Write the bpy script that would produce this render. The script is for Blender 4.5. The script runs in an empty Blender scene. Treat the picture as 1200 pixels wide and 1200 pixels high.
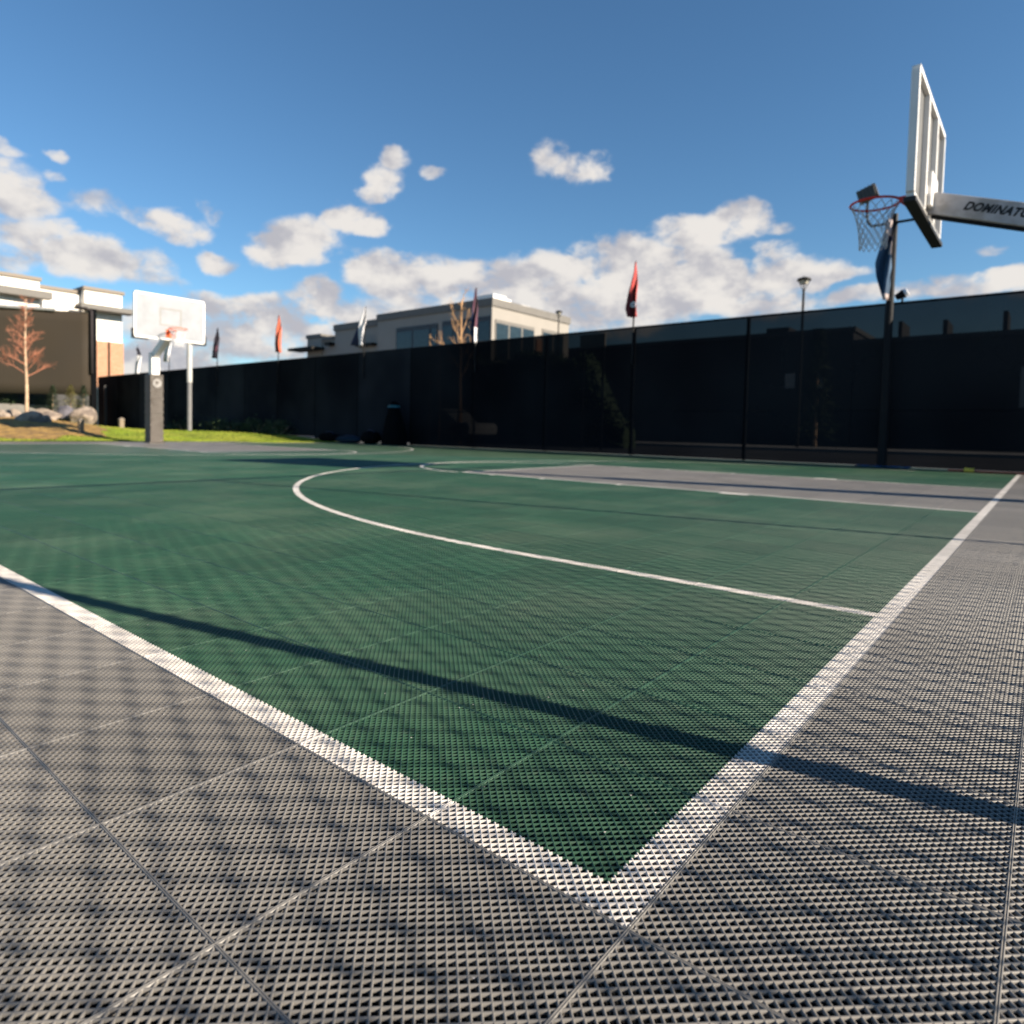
import bpy, math, random
import numpy as np
from mathutils import Vector, Matrix, Euler
random.seed(7)
rng = np.random.default_rng(7)
T = 0.325                      # one court tile in metres; X runs along the near baseline, Y along the near sideline
scene = bpy.context.scene
col = scene.collection

# ------------------------------------------------------------------ camera
F_PX, CX, CY = 777.186, 558.17, 538.87          # focal length and principal point of a 1200 px square picture
CAM_E = Euler((1.5249139717660691, -0.02099077948927362, -0.8570751195398192), 'XYZ')
RM = np.array(CAM_E.to_matrix())
CT = np.array([-2.074802830615882, -1.044303351198172, 1.7436922013233995])
CAM = CT * T
cam_d = bpy.data.cameras.new('camera')
cam_o = bpy.data.objects.new('camera', cam_d); col.objects.link(cam_o)
cam_o.location = CAM; cam_o.rotation_euler = CAM_E
cam_d.sensor_width = 36; cam_d.lens = F_PX / 1200 * 36
cam_d.shift_x = (600 - CX) / 1200; cam_d.shift_y = (CY - 600) / 1200
cam_d.clip_start = 0.02; cam_d.clip_end = 6000
cam_d.dof.use_dof = True; cam_d.dof.focus_distance = 1.1; cam_d.dof.aperture_fstop = 4.6
scene.camera = cam_o

def ray(x, y): return RM @ np.array([x - CX, CY - y, -F_PX])
def gx(x, y, X):               # where the sight line meets the vertical plane X = const (tiles) -> metres
    d = ray(x, y); return Vector((CT + (X - CT[0]) / d[0] * d) * T)
def gy(x, y, Y):
    d = ray(x, y); return Vector((CT + (Y - CT[1]) / d[1] * d) * T)
def gz(x, y, z=0.0):
    d = ray(x, y); return Vector((CT + (z / T - CT[2]) / d[2] * d) * T)

# ------------------------------------------------------------------ node helpers
class X_:
    """a float socket with operators that lay down Math nodes"""
    def __init__(s, nt, v): s.nt, s.v = nt, v
    def op(s, o, *a):
        n = s.nt.nodes.new('ShaderNodeMath'); n.operation = o
        for i, q in enumerate((s,) + a):
            if isinstance(q, X_): q = q.v
            if isinstance(q, (int, float)): n.inputs[i].default_value = q
            else: s.nt.links.new(q, n.inputs[i])
        return X_(s.nt, n.outputs[0])
    def __add__(s, o): return s.op('ADD', o)
    def __sub__(s, o): return s.op('SUBTRACT', o)
    def __mul__(s, o): return s.op('MULTIPLY', o)
    def __truediv__(s, o): return s.op('DIVIDE', o)
    def gt(s, o): return s.op('GREATER_THAN', o)
    def lt(s, o): return s.op('LESS_THAN', o)
    def abs(s): return s.op('ABSOLUTE')
    def max(s, o): return s.op('MAXIMUM', o)
    def min(s, o): return s.op('MINIMUM', o)
    def sqrt(s): return s.op('SQRT')
    def round(s): return s.op('ROUND')
    def floor(s): return s.op('FLOOR')
    def between(s, a, b): return s.gt(a) * s.lt(b)
    def inv(s): return X_(s.nt, s.nt_sub())
    def nt_sub(s):
        n = s.nt.nodes.new('ShaderNodeMath'); n.operation = 'SUBTRACT'; n.inputs[0].default_value = 1
        s.nt.links.new(s.v, n.inputs[1]); return n.outputs[0]
    def nt_sub_x(s): return X_(s.nt, s.nt_sub())
    def smooth(s, a, b, lo=0.0, hi=1.0):
        n = s.nt.nodes.new('ShaderNodeMapRange'); n.interpolation_type = 'SMOOTHSTEP'
        s.nt.links.new(s.v, n.inputs[0])
        for i, q in ((1, a), (2, b), (3, lo), (4, hi)): n.inputs[i].default_value = q
        return X_(s.nt, n.outputs[0])

def mixc(nt, fac, a, b, mode='MIX'):
    n = nt.nodes.new('ShaderNodeMix'); n.data_type = 'RGBA'; n.blend_type = mode
    for i, q in ((0, fac), (6, a), (7, b)):
        if isinstance(q, X_): q = q.v
        if isinstance(q, (int, float)): n.inputs[i].default_value = q
        elif isinstance(q, (tuple, list)): n.inputs[i].default_value = (*q, 1)
        else: nt.links.new(q, n.inputs[i])
    return n.outputs[2]

def noise(nt, vec, scale, detail=4, rough=0.55, out=0):
    n = nt.nodes.new('ShaderNodeTexNoise'); n.inputs['Scale'].default_value = scale
    n.inputs['Detail'].default_value = detail; n.inputs['Roughness'].default_value = rough
    if vec is not None: nt.links.new(vec, n.inputs['Vector'])
    return X_(nt, n.outputs[out])

def new_mat(name):
    m = bpy.data.materials.new(name); m.use_nodes = True
    nt = m.node_tree; return m, nt, nt.nodes['Principled BSDF']

def mat(name, c, rough=0.6, metal=0.0, var=0.12, scale=3.0, bump=0.0, bscale=40.0, spec=0.4, c2=None, c2scale=2.0, stretch=None):
    m, nt, b = new_mat(name)
    tc = nt.nodes.new('ShaderNodeTexCoord').outputs['Object']
    if stretch:
        mp = nt.nodes.new('ShaderNodeMapping'); mp.inputs['Scale'].default_value = stretch
        nt.links.new(tc, mp.inputs['Vector']); tc = mp.outputs[0]
    n1 = noise(nt, tc, scale, 5)
    f = n1.smooth(0.25, 0.75)
    lo = tuple(x * (1 - var) for x in c); hi = tuple(min(1, x * (1 + var)) for x in c)
    cc = mixc(nt, f, lo, hi)
    if c2:
        cc = mixc(nt, noise(nt, tc, c2scale, 6).smooth(0.45, 0.62), cc, c2)
    nt.links.new(cc, b.inputs['Base Color'])
    rr = n1.smooth(0.2, 0.8, max(0.02, rough - 0.08), min(1, rough + 0.08))
    nt.links.new(rr.v, b.inputs['Roughness'])
    b.inputs['Metallic'].default_value = metal
    b.inputs['Specular IOR Level'].default_value = spec
    if bump:
        bn = nt.nodes.new('ShaderNodeBump'); bn.inputs['Strength'].default_value = bump; bn.inputs['Distance'].default_value = 0.02
        nt.links.new(noise(nt, tc, bscale, 6).v, bn.inputs['Height']); nt.links.new(bn.outputs[0], b.inputs['Normal'])
    return m

# ------------------------------------------------------------------ mesh helpers
class MB:
    def __init__(s): s.v, s.f, s.m = [], [], []; s.mi = 0
    def add(s, vs, fs):
        o = len(s.v); s.v += [tuple(q) for q in vs]
        for q in fs: s.f.append(tuple(i + o for i in q)); s.m.append(s.mi)
    def box(s, c, d, R=None):
        hx, hy, hz = d[0] / 2, d[1] / 2, d[2] / 2
        vs = [Vector((x, y, z)) for z in (-hz, hz) for y in (-hy, hy) for x in (-hx, hx)]
        if R is not None: vs = [R @ q for q in vs]
        s.add([q + Vector(c) for q in vs], [(0, 2, 3, 1), (4, 5, 7, 6), (0, 1, 5, 4), (2, 6, 7, 3), (0, 4, 6, 2), (1, 3, 7, 5)])
        return s
    def bb(s, x0, x1, y0, y1, z0, z1):
        return s.box(((x0 + x1) / 2, (y0 + y1) / 2, (z0 + z1) / 2), (abs(x1 - x0), abs(y1 - y0), abs(z1 - z0)))
    def tube(s, pts, r, n=8, cap=True):
        pts = [Vector(p) for p in pts]; rs = r if isinstance(r, (list, tuple)) else [r] * len(pts)
        vs = []; up = None
        for i, p in enumerate(pts):
            a = pts[max(0, i - 1)]; b = pts[min(len(pts) - 1, i + 1)]
            d = (b - a).normalized()
            if up is None: up = d.orthogonal().normalized()
            up = (up - d * up.dot(d))
            up = up.normalized() if up.length > 1e-6 else d.orthogonal().normalized()
            w = d.cross(up)
            for k in range(n):
                t = 2 * math.pi * k / n; vs.append(p + (up * math.cos(t) + w * math.sin(t)) * rs[i])
        fs = []
        for i in range(len(pts) - 1):
            for k in range(n):
                k2 = (k + 1) % n; fs.append((i * n + k, i * n + k2, (i + 1) * n + k2, (i + 1) * n + k))
        if cap: fs += [tuple(range(n))[::-1], tuple((len(pts) - 1) * n + k for k in range(n))]
        s.add(vs, fs); return s
    def ring(s, c, R, r, n=40, k=8):
        vs, fs = [], []
        for i in range(n):
            a = 2 * math.pi * i / n
            for j in range(k):
                b = 2 * math.pi * j / k; q = R + r * math.cos(b)
                vs.append((c[0] + q * math.cos(a), c[1] + q * math.sin(a), c[2] + r * math.sin(b)))
        for i in range(n):
            for j in range(k):
                i2, j2 = (i + 1) % n, (j + 1) % k
                fs.append((i * k + j, i2 * k + j, i2 * k + j2, i * k + j2))
        s.add(vs, fs); return s
    def prism(s, poly, ax, a, b):
        """polygon in the two axes other than ax, extruded from a to b along ax"""
        n = len(poly); vs = []
        for t in (a, b):
            for (p, q) in poly:
                vs.append({'x': (t, p, q), 'y': (p, t, q), 'z': (p, q, t)}[ax])
        fs = [tuple(range(n))[::-1], tuple(range(n, 2 * n))] + [(i, (i + 1) % n, n + (i + 1) % n, n + i) for i in range(n)]
        s.add(vs, fs); return s
    def grid(s, rows, th=0.0):
        """rows of points; th gives the sheet a second skin"""
        h, w = len(rows), len(rows[0]); vs = [q for r in rows for q in r]
        fs = [(i * w + j, i * w + j + 1, (i + 1) * w + j + 1, (i + 1) * w + j) for i in range(h - 1) for j in range(w - 1)]
        s.add(vs, fs); return s
    def build(s, name, mats, parent=None, smooth=False, bevel=0.0, loc=None):
        me = bpy.data.meshes.new(name)
        vs = s.v
        if loc is not None: vs = [(x - loc[0], y - loc[1], z - loc[2]) for x, y, z in vs]
        me.from_pydata([tuple(q) for q in vs], [], s.f)
        for q in (mats if isinstance(mats, (list, tuple)) else [mats]): me.materials.append(q)
        if any(s.m): me.polygons.foreach_set('material_index', s.m)
        if smooth: me.polygons.foreach_set('use_smooth', [True] * len(me.polygons))
        import bmesh
        bm = bmesh.new(); bm.from_mesh(me); bmesh.ops.recalc_face_normals(bm, faces=bm.faces); bm.to_mesh(me); bm.free()
        o = bpy.data.objects.new(name, me); col.objects.link(o)
        if loc is not None: o.location = loc
        if parent:
            o.parent = parent
            o.location = Vector(o.location) - parent.matrix_basis.translation
        if bevel:
            md = o.modifiers.new('bevel', 'BEVEL'); md.width = bevel; md.segments = 2; md.limit_method = 'ANGLE'
        return o

def tag(o, label=None, cat=None, group=None, kind=None):
    for k, q in (('label', label), ('category', cat), ('group', group), ('kind', kind)):
        if q: o[k] = q
    return o
def thing(name, loc, label, cat, group=None):
    o = bpy.data.objects.new(name, None); o.empty_display_size = 0.2; col.objects.link(o); o.location = loc
    return tag(o, label, cat, group)
def npmesh(name, V, Fq, mats, mi=None):
    me = bpy.data.meshes.new(name); nv, nf = len(V), len(Fq)
    me.vertices.add(nv); me.vertices.foreach_set('co', np.asarray(V, np.float32).ravel())
    me.loops.add(nf * 4); me.loops.foreach_set('vertex_index', np.asarray(Fq, np.int32).ravel())
    me.polygons.add(nf); me.polygons.foreach_set('loop_start', np.arange(0, nf * 4, 4, dtype=np.int32))
    if mi is not None: me.polygons.foreach_set('material_index', np.asarray(mi, np.int32))
    for q in mats: me.materials.append(q)
    me.update(calc_edges=True)
    o = bpy.data.objects.new(name, me); col.objects.link(o); return o

# ------------------------------------------------------------------ materials
L = 55.6                       # court length in tiles
def court_material(quant):
    m, nt, b = new_mat('court_tile_plastic' + ('' if quant else '_far'))
    pos = nt.nodes.new('ShaderNodeNewGeometry').outputs['Position']
    sp = nt.nodes.new('ShaderNodeSeparateXYZ'); nt.links.new(pos, sp.inputs[0])
    x0, y0 = X_(nt, sp.outputs[0]) / T, X_(nt, sp.outputs[1]) / T
    u = ((x0 + y0) * 21.0).round(); w = ((x0 - y0) * 21.0).round()       # moulded in cell by cell: colours change at the mesh
    x = (u + w) * (0.5 / 21); y = (u - w) * (0.5 / 21)
    def ell(xc, yc, a, bb):
        return (((x - xc) / a).op('POWER', 2) + ((yy - yc) / bb).op('POWER', 2)).sqrt()
    yy = y.min((y * -1.0) + L)                                           # both halves of the court
    inside = x.gt(0.0) * yy.gt(0.0)
    W = 0.078
    white = inside * ((x.lt(0.185)) .max(yy.lt(0.185)))
    white = white.max(((x - 5.43).abs().lt(W)) * yy.between(0, 4.4))
    white = white.max(((ell(23.05, 4.4, 17.62, 18.2) - 1.0).abs().lt(W / 17.8)) * yy.gt(4.4))
    kx = (x - 23.05).abs()
    key = kx.lt(5.05) * yy.between(0.185, 17.0)
    white = white.max(((kx - 5.05).abs().lt(W)) * yy.between(0, 17.0 + W))
    white = white.max(((yy - 17.0).abs().lt(W)) * kx.lt(5.05))
    white = white.max(((ell(23.05, 17.0, 5.3, 5.3) - 1.0).abs().lt(W / 5.3)) * yy.gt(17.0))
    for a, bb in ((5.55, 6.4), (9.72, 9.88), (12.85, 13.0), (15.2, 15.35)):
        white = white.max(kx.between(5.05, 5.45) * yy.between(a, bb))
    green = inside * key.inv()
    per = nt.nodes.new('ShaderNodeTexWhiteNoise'); per.noise_dimensions = '2D'
    cb = nt.nodes.new('ShaderNodeCombineXYZ'); nt.links.new(x0.floor().v, cb.inputs[0]); nt.links.new(y0.floor().v, cb.inputs[1])
    nt.links.new(cb.outputs[0], per.inputs['Vector'])
    tv = X_(nt, per.outputs['Value'])
    dust = noise(nt, pos, 0.9, 8, 0.68).smooth(0.40, 0.70)
    dust2 = noise(nt, pos, 9.0, 5, 0.6).smooth(0.5, 0.85)
    g = mixc(nt, (dust * 0.55 + 0.08) if quant else (dust * 0.45 + 0.42), GREEN, GREEN_DUST)
    g = mixc(nt, dust2 * 0.25, g, GREEN_DUST)
    a = mixc(nt, (dust * 0.55) if quant else (dust * 0.5 + 0.5), GREY, GREY_DUST)
    a = mixc(nt, dust2 * 0.3, a, GREY_DUST)
    wt = mixc(nt, noise(nt, pos, 13.0, 7, .7).smooth(.42, .72) * 0.75, (0.64, 0.60, 0.56), (0.46, 0.43, 0.39))
    c = mixc(nt, green, a, g); c = mixc(nt, white, c, wt)
    c = mixc(nt, tv * 0.22, c, (0.01, 0.01, 0.01), 'MIX')
    grime = noise(nt, pos, 34.0, 4, .6).smooth(.55, .8)
    c = mixc(nt, grime * 0.35, c, (0.10, 0.092, 0.08), 'MIX')
    nt.links.new(c, b.inputs['Base Color'])
    b.inputs['Roughness'].default_value = 0.45; b.inputs['Specular IOR Level'].default_value = 0.38 if quant else 0.10
    return m
GREEN, GREEN_DUST = (0.019, 0.071, 0.040), (0.090, 0.134, 0.088)
GREY, GREY_DUST = (0.172, 0.164, 0.154), (0.214, 0.198, 0.178)

M_ = dict(
    court=court_material(True), court_far=court_material(False),
    slab=mat('dark_sub_slab', (0.012, 0.012, 0.012), 0.95, bump=0.3, spec=0.1),
    ground=mat('dry_ground', (0.16, 0.14, 0.11), 0.95, var=0.3, scale=0.4, bump=0.4, bscale=6),
    asphalt=mat('asphalt', (0.05, 0.05, 0.052), 0.9, var=0.25, scale=0.6, bump=0.3, bscale=60),
    concrete=mat('pale_concrete', (0.42, 0.40, 0.37), 0.9, var=0.15, scale=0.8),
    lawn=mat('lawn_turf', (0.15, 0.20, 0.016), 0.95, var=0.35, scale=2.2, bump=0.8, bscale=50, c2=(0.19, 0.22, 0.02), c2scale=0.7),
    blade=mat('grass_blade', (0.17, 0.23, 0.016), 0.8, var=0.4, scale=1.2, c2=(0.24, 0.26, 0.03), c2scale=0.6),
    mulch=mat('bark_mulch', (0.31, 0.19, 0.055), 0.97, var=0.4, scale=6, bump=1.0, bscale=30, c2=(0.20, 0.12, 0.045), c2scale=3),
    white_metal=mat('white_coated_steel', (0.78, 0.76, 0.73), 0.4, var=0.06),
    grey_metal=mat('galvanised_steel', (0.36, 0.36, 0.37), 0.45, metal=0.35, var=0.12, scale=5),
    arm_metal=mat('silver_grey_coated_steel', (0.40, 0.39, 0.40), 0.42, metal=0.3, var=0.16, scale=6, c2=(0.30, 0.29, 0.28), c2scale=5),
    black_metal=mat('black_coated_steel', (0.006, 0.007, 0.009), 0.55, var=0.2, spec=0.15),
    dark_metal=mat('dark_bronze_metal', (0.012, 0.011, 0.010), 0.6, var=0.2, spec=0.15),
    panel_back=mat('grey_board_back', (0.12, 0.12, 0.118), 0.5, var=0.1),
    panel_front=mat('white_board_front', (0.262, 0.277, 0.303), 0.4, var=0.10, spec=0.2),
    pad_black=mat('black_foam_padding', (0.012, 0.012, 0.013), 0.6, var=0.2),
    rim=mat('red_orange_rim', (0.80, 0.035, 0.015), 0.35, var=0.12, scale=20),
    rim_far=mat('orange_rim', (0.75, 0.13, 0.035), 0.4, var=0.1),
    net=mat('white_net_cord', (0.62, 0.62, 0.64), 0.8),
    pad=mat('worn_brown_grey_vinyl', (0.075, 0.064, 0.055), 0.45, var=0.2, scale=4, bump=0.5, bscale=7, stretch=(1, 1, 6)),
    letter=mat('black_lettering', (0.006, 0.006, 0.007), 0.5),
    stucco=mat('white_stucco', (0.80, 0.77, 0.71), 0.9, var=0.04, bump=0.2),
    cream=mat('cream_stucco', (0.265, 0.248, 0.225), 0.9, var=0.05, scale=0.7, bump=0.15),
    cap=mat('tan_metal_coping', (0.17, 0.14, 0.11), 0.6),
    cornice=mat('grey_cornice', (0.135, 0.128, 0.118), 0.7),
    glass=mat('dark_window_glass', (0.018, 0.03, 0.038), 0.05, spec=0.4, var=0.2),
    frame=mat('navy_window_frame', (0.014, 0.02, 0.03), 0.45),
    screen_brown=mat('brown_screen_fabric', (0.030, 0.0225, 0.0145), 0.85, var=0.08, scale=0.6, bump=0.2, bscale=90),
    rock=mat('granite_boulder', (0.31, 0.25, 0.20), 0.9, var=0.45, scale=3.0, bump=1.0, bscale=7, c2=(0.13, 0.105, 0.09), c2scale=2.6),
    rock_dark=mat('dark_basalt_boulder', (0.10, 0.095, 0.11), 0.9, var=0.4, scale=3.0, bump=1.0, bscale=7),
    bark=mat('reddish_bare_bark', (0.36, 0.15, 0.09), 0.85, var=0.3, scale=9),
    trunk=mat('pale_tan_bark', (0.47, 0.33, 0.22), 0.9, var=0.25, scale=7, bump=0.5),
    twig=mat('orange_tan_twigs', (0.42, 0.25, 0.125), 0.85, var=0.3, scale=6),
    needle=mat('dark_conifer_needles', (0.035, 0.055, 0.025), 0.8, var=0.4, scale=4),
    needle_y=mat('yellowed_conifer_needles', (0.20, 0.18, 0.055), 0.8, var=0.4, scale=4),
    leaf=mat('dark_shrub_leaves', (0.03, 0.05, 0.018), 0.7, var=0.5, scale=5),
    black_cloth=mat('black_cloth', (0.0035, 0.004, 0.005), 0.95, var=0.3, spec=0.05, bump=0.3, bscale=12),
    bag_blue=mat('slate_blue_nylon', (0.012, 0.025, 0.04), 0.8, spec=0.1),
    tarp=mat('blue_tarp', (0.02, 0.10, 0.24), 0.5),
    rope_y=mat('yellow_plastic', (0.75, 0.5, 0.06), 0.5), rope_r=mat('red_brown_strap', (0.35, 0.08, 0.04), 0.7),
    f_red=mat('red_flag_cloth', (0.42, 0.055, 0.05), 0.8, var=0.15), f_dred=mat('dark_red_flag_cloth', (0.16, 0.03, 0.035), 0.8),
    f_navy=mat('navy_flag_cloth', (0.02, 0.028, 0.07), 0.8), f_white=mat('white_flag_cloth', (0.72, 0.71, 0.73), 0.8),
    f_black=mat('black_violet_flag_cloth', (0.025, 0.02, 0.032), 0.8), f_orange=mat('orange_red_flag_cloth', (0.55, 0.13, 0.07), 0.8),
    f_blue=mat('steel_blue_flag_cloth', (0.03, 0.08, 0.155), 0.75), f_maroon=mat('maroon_flag_cloth', (0.09, 0.035, 0.055), 0.8),
    f_pink=mat('pale_pink_flag_cloth', (0.55, 0.45, 0.43), 0.8), f_tan=mat('tan_flag_cloth', (0.45, 0.36, 0.24), 0.8),
    grey_line=mat('faded_grey_line', (0.225, 0.225, 0.225), 0.6),
    lens=mat('dull_lamp_lens', (0.45, 0.43, 0.36), 0.3), housing=mat('bronze_lamp_housing', (0.13, 0.115, 0.09), 0.5),
    wood=mat('weathered_post_wood', (0.20, 0.16, 0.11), 0.9),
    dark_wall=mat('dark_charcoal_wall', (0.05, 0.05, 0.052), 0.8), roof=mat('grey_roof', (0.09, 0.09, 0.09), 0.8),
    car_silver=mat('silver_car_paint', (0.55, 0.56, 0.58), 0.25, metal=0.4, var=0.03), car_dark=mat('black_car_paint', (0.015, 0.016, 0.018), 0.25, var=0.05),
    rubber=mat('tyre_rubber', (0.015, 0.015, 0.015), 0.8), hub=mat('alloy_wheel', (0.4, 0.4, 0.41), 0.35, metal=0.6),
)
def brick_mat():
    m, nt, b = new_mat('tan_brick')
    tc = nt.nodes.new('ShaderNodeTexCoord').outputs['Object']
    sp = nt.nodes.new('ShaderNodeSeparateXYZ'); nt.links.new(tc, sp.inputs[0])
    cb = nt.nodes.new('ShaderNodeCombineXYZ'); nt.links.new((X_(nt, sp.outputs[0]) + X_(nt, sp.outputs[1])).v, cb.inputs[0]); nt.links.new(sp.outputs[2], cb.inputs[1])
    br = nt.nodes.new('ShaderNodeTexBrick'); nt.links.new(cb.outputs[0], br.inputs['Vector'])
    br.inputs['Color1'].default_value = (0.36, 0.17, 0.095, 1); br.inputs['Color2'].default_value = (0.43, 0.22, 0.13, 1)
    br.inputs['Mortar'].default_value = (0.42, 0.33, 0.26, 1); br.inputs['Scale'].default_value = 3.0; br.inputs['Mortar Size'].default_value = 0.012
    nt.links.new(br.outputs[0], b.inputs['Base Color']); b.inputs['Roughness'].default_value = 0.9; return m
M_['brick'] = brick_mat()
def windscreen_mat(k):
    m, nt, b = new_mat('black_windscreen_mesh')
    pos = nt.nodes.new('ShaderNodeNewGeometry').outputs['Position']
    n1 = noise(nt, pos, 0.5, 4)
    gm = nt.nodes.new('ShaderNodeNewGeometry'); dt = nt.nodes.new('ShaderNodeVectorMath'); dt.operation = 'DOT_PRODUCT'
    dt.inputs[0].default_value = (1, 0, 0); nt.links.new(gm.outputs['Incoming'], dt.inputs[1])
    cosv = X_(nt, dt.outputs['Value']).abs()                    # a knitted mesh closes up when seen at a slant
    opq = (cosv.smooth(0.68, 1.0, 0.0, 0.05) * n1.smooth(0.2, 0.8, .8, 1.1)).nt_sub_x()
    nt.links.new(mixc(nt, noise(nt, pos, 0.22, 3).smooth(.35, .65), tuple(q * k for q in (0.008, 0.009, 0.012)), tuple(q * k for q in (0.021, 0.023, 0.027))), b.inputs['Base Color']); b.inputs['Roughness'].default_value = 0.8; b.inputs['Specular IOR Level'].default_value = 0.0
    tr = nt.nodes.new('ShaderNodeBsdfTransparent'); tr.inputs[0].default_value = (1, 1, 1, 1)
    mx = nt.nodes.new('ShaderNodeMixShader')
    nt.links.new(opq.v, mx.inputs[0])
    nt.links.new(tr.outputs[0], mx.inputs[1]); nt.links.new(b.outputs[0], mx.inputs[2])
    nt.links.new(mx.outputs[0], nt.nodes['Material Output'].inputs[0]); return m
SCREENS = [windscreen_mat(k) for k in (0.7, 1.05, 1.5)]

# ------------------------------------------------------------------ setting: ground sheets
g = MB(); g.grid([[(-1500, -1500, -0.06), (2500, -1500, -0.06)], [(-1500, 2500, -0.06), (2500, 2500, -0.06)]])
tag(g.build('ground', M_['ground']), kind='structure')
g = MB(); g.grid([[(44.4 * T, -150, -0.05), (120, -150, -0.05)], [(44.4 * T, 180, -0.05), (120, 180, -0.05)]])
tag(g.build('parking_lot', M_['asphalt']), kind='structure')
g = MB(); g.bb(29, 33.5, -120, 150, -0.045, 0.07)
tag(g.build('pavement', M_['concrete']), kind='structure')

# the perforated court tiles: two crossed layers of slim ribs, rails along each tile edge
CX0, CX1, CY0, CY1 = -12, 45, -8, 61
def court():
    d = 1 / 21; hw = 0.0046 * math.sqrt(2); depth = 0.034; rd = 0.0125
    V, Q = [], []
    def rib(c, s):
        # x + y = c (s=1) or its mirror; top at zt
        lo, hi = max(0.0, c - 1), min(1.0, c)
        zt = -0.0006 if s == 1 else -0.0009
        a0, a1 = lo + 0.002, hi - 0.002
        if a1 - a0 < 0.01: return
        o = len(V)
        for a in (a0, a1):
            for w, z in ((-hw / 2, zt - 0.0026), (-hw / 2, zt - rd), (0, zt), (hw / 2, zt - 0.0026), (hw / 2, zt - rd)):
                x, y = a + w, c - a + w
                if s == -1: x = 1 - x
                V.append((x, y, z))
        # softly ridged top (two faces) and two side walls
        Q.append((o, o + 2, o + 7, o + 5)); Q.append((o + 2, o + 3, o + 8, o + 7)); Q.append((o, o + 5, o + 6, o + 1)); Q.append((o + 3, o + 4, o + 9, o + 8))
    for k in range(1, 42):
        rib(k * d, 1); rib(k * d, -1)
    g0, rw = 0.0007, 0.0062
    for ax in (0, 1):
        for side in (0, 1):
            p0, p1 = (g0, g0 + rw) if side == 0 else (1 - g0 - rw, 1 - g0)
            o = len(V)
            e0, e1 = (g0, 1 - g0) if ax == 0 else (g0 + rw, 1 - g0 - rw)
            pm = (p0 + p1) / 2
            for t in (e0, e1):
                for p, z in ((p0, -0.0007), (p0, -depth), (pm, 0.0002), (p1, -0.0007), (p1, -depth)):
                    V.append((t, p, z) if ax == 0 else (p, t, z))
            Q.append((o, o + 2, o + 7, o + 5)); Q.append((o + 2, o + 3, o + 8, o + 7)); Q.append((o, o + 5, o + 6, o + 1)); Q.append((o + 3, o + 4, o + 9, o + 8))
    V = np.array(V); Q = np.array(Q)
    tiles = [(i, j) for i in range(CX0, CX1) for j in range(CY0, CY1)]
    near, far = [], []
    for (i, j) in tiles:
        P = np.array([i + .5, j + .5, 0]) - CT; q = RM.T @ P
        ok = False
        r = math.hypot(P[0], P[1])
        if r < 42:
            if r < 3.2: ok = True
            elif -q[2] > 0.2:
                px = CX + F_PX * q[0] / -q[2]; m_ = 260 if r > 8 else 700
                ok = -m_ < px < 1200 + m_
        (near if ok else far).append((i, j))
    near = np.array(near, float)
    nV = len(V)
    off = np.concatenate([near, np.zeros((len(near), 1))], 1)
    VV = (V[None] + off[:, None]).reshape(-1, 3) * T
    QQ = (Q[None] + (np.arange(len(near)) * nV)[:, None, None]).reshape(-1, 4)
    fv, fq = [], []
    for (i, j) in far:
        o = len(fv); e = 0.002
        fv += [((i + e) * T, (j + e) * T, -0.0004), ((i + 1 - e) * T, (j + e) * T, -0.0004), ((i + 1 - e) * T, (j + 1 - e) * T, -0.0004), ((i + e) * T, (j + 1 - e) * T, -0.0004)]
        fq.append((o, o + 1, o + 2, o + 3))
    A = np.concatenate([VV, np.array(fv)]); B = np.concatenate([QQ, np.array(fq) + len(VV)])
    tag(npmesh('court_surface', A, B, [M_['court'], M_['court_far']], np.concatenate([np.zeros(len(QQ)), np.ones(len(fq))])), kind='structure')
    g = MB(); g.grid([[(CX0 * T, CY0 * T, -0.0125), (CX1 * T, CY0 * T, -0.0125)], [(CX0 * T, CY1 * T, -0.0125), (CX1 * T, CY1 * T, -0.0125)]])
    tag(g.build('court_slab', M_['slab']), kind='structure')
court()

# pale grit scattered on the tiles
V = []; k = 0
for i in range(420):
    X, Y = rng.uniform(-2, 9), rng.uniform(-2, 10); r_ = rng.uniform(.0006, .0018)
    for q in ((-1, -1, 0), (1, -1, .4), (1, 1, 0), (-1, 1, .5)): V.append((X * T + q[0] * r_, Y * T + q[1] * r_ * .8, .0004 + q[2] * r_))
    k += 1
tag(npmesh('grit', V, np.arange(k * 4).reshape(-1, 4), [M_['concrete']]), 'tiny pale grit specks scattered over the near court tiles', 'grit', kind='stuff')
# lawn and mulch mound behind the far baseline (heights in metres, positions in tiles)
def sstep(a, b, x):
    t = min(1, max(0, (x - a) / (b - a))); return t * t * (3 - 2 * t)
def edge_y(X): return 61.1 if X < 31 else 61.1 - 5.2 * sstep(31, 34, X)
def hgt(X, Y):
    h = 0.16 * sstep(0, 14, Y - edge_y(X)) + 0.03 * math.sin(X * 0.35) * math.sin(Y * 0.3) * sstep(0, 6, Y - edge_y(X))
    h += 0.52 * math.exp(-((X - 19) / 9) ** 2 - ((Y - 83) / 13) ** 2)
    h += 0.10 * math.exp(-((X - 36) / 5) ** 2 - ((Y - 74) / 6) ** 2)
    return h - 0.012
def land(name, mt, fn, nx, ny, X0, X1, Y1, dz=0.0):
    rows = []
    for j in range(ny + 1):
        r = []
        for i in range(nx + 1):
            X = X0 + (X1 - X0) * i / nx; y0 = edge_y(X); Y = y0 + (Y1 - y0) * (j / ny) ** 1.6
            r.append((X * T, Y * T, hgt(X, Y) + dz))
        rows.append(r)
    m = MB(); m.grid(rows); return m.build(name, mt, smooth=True)
tag(land('lawn', M_['lawn'], None, 90, 60, -40, 44.0, 150), kind='structure')
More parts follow.
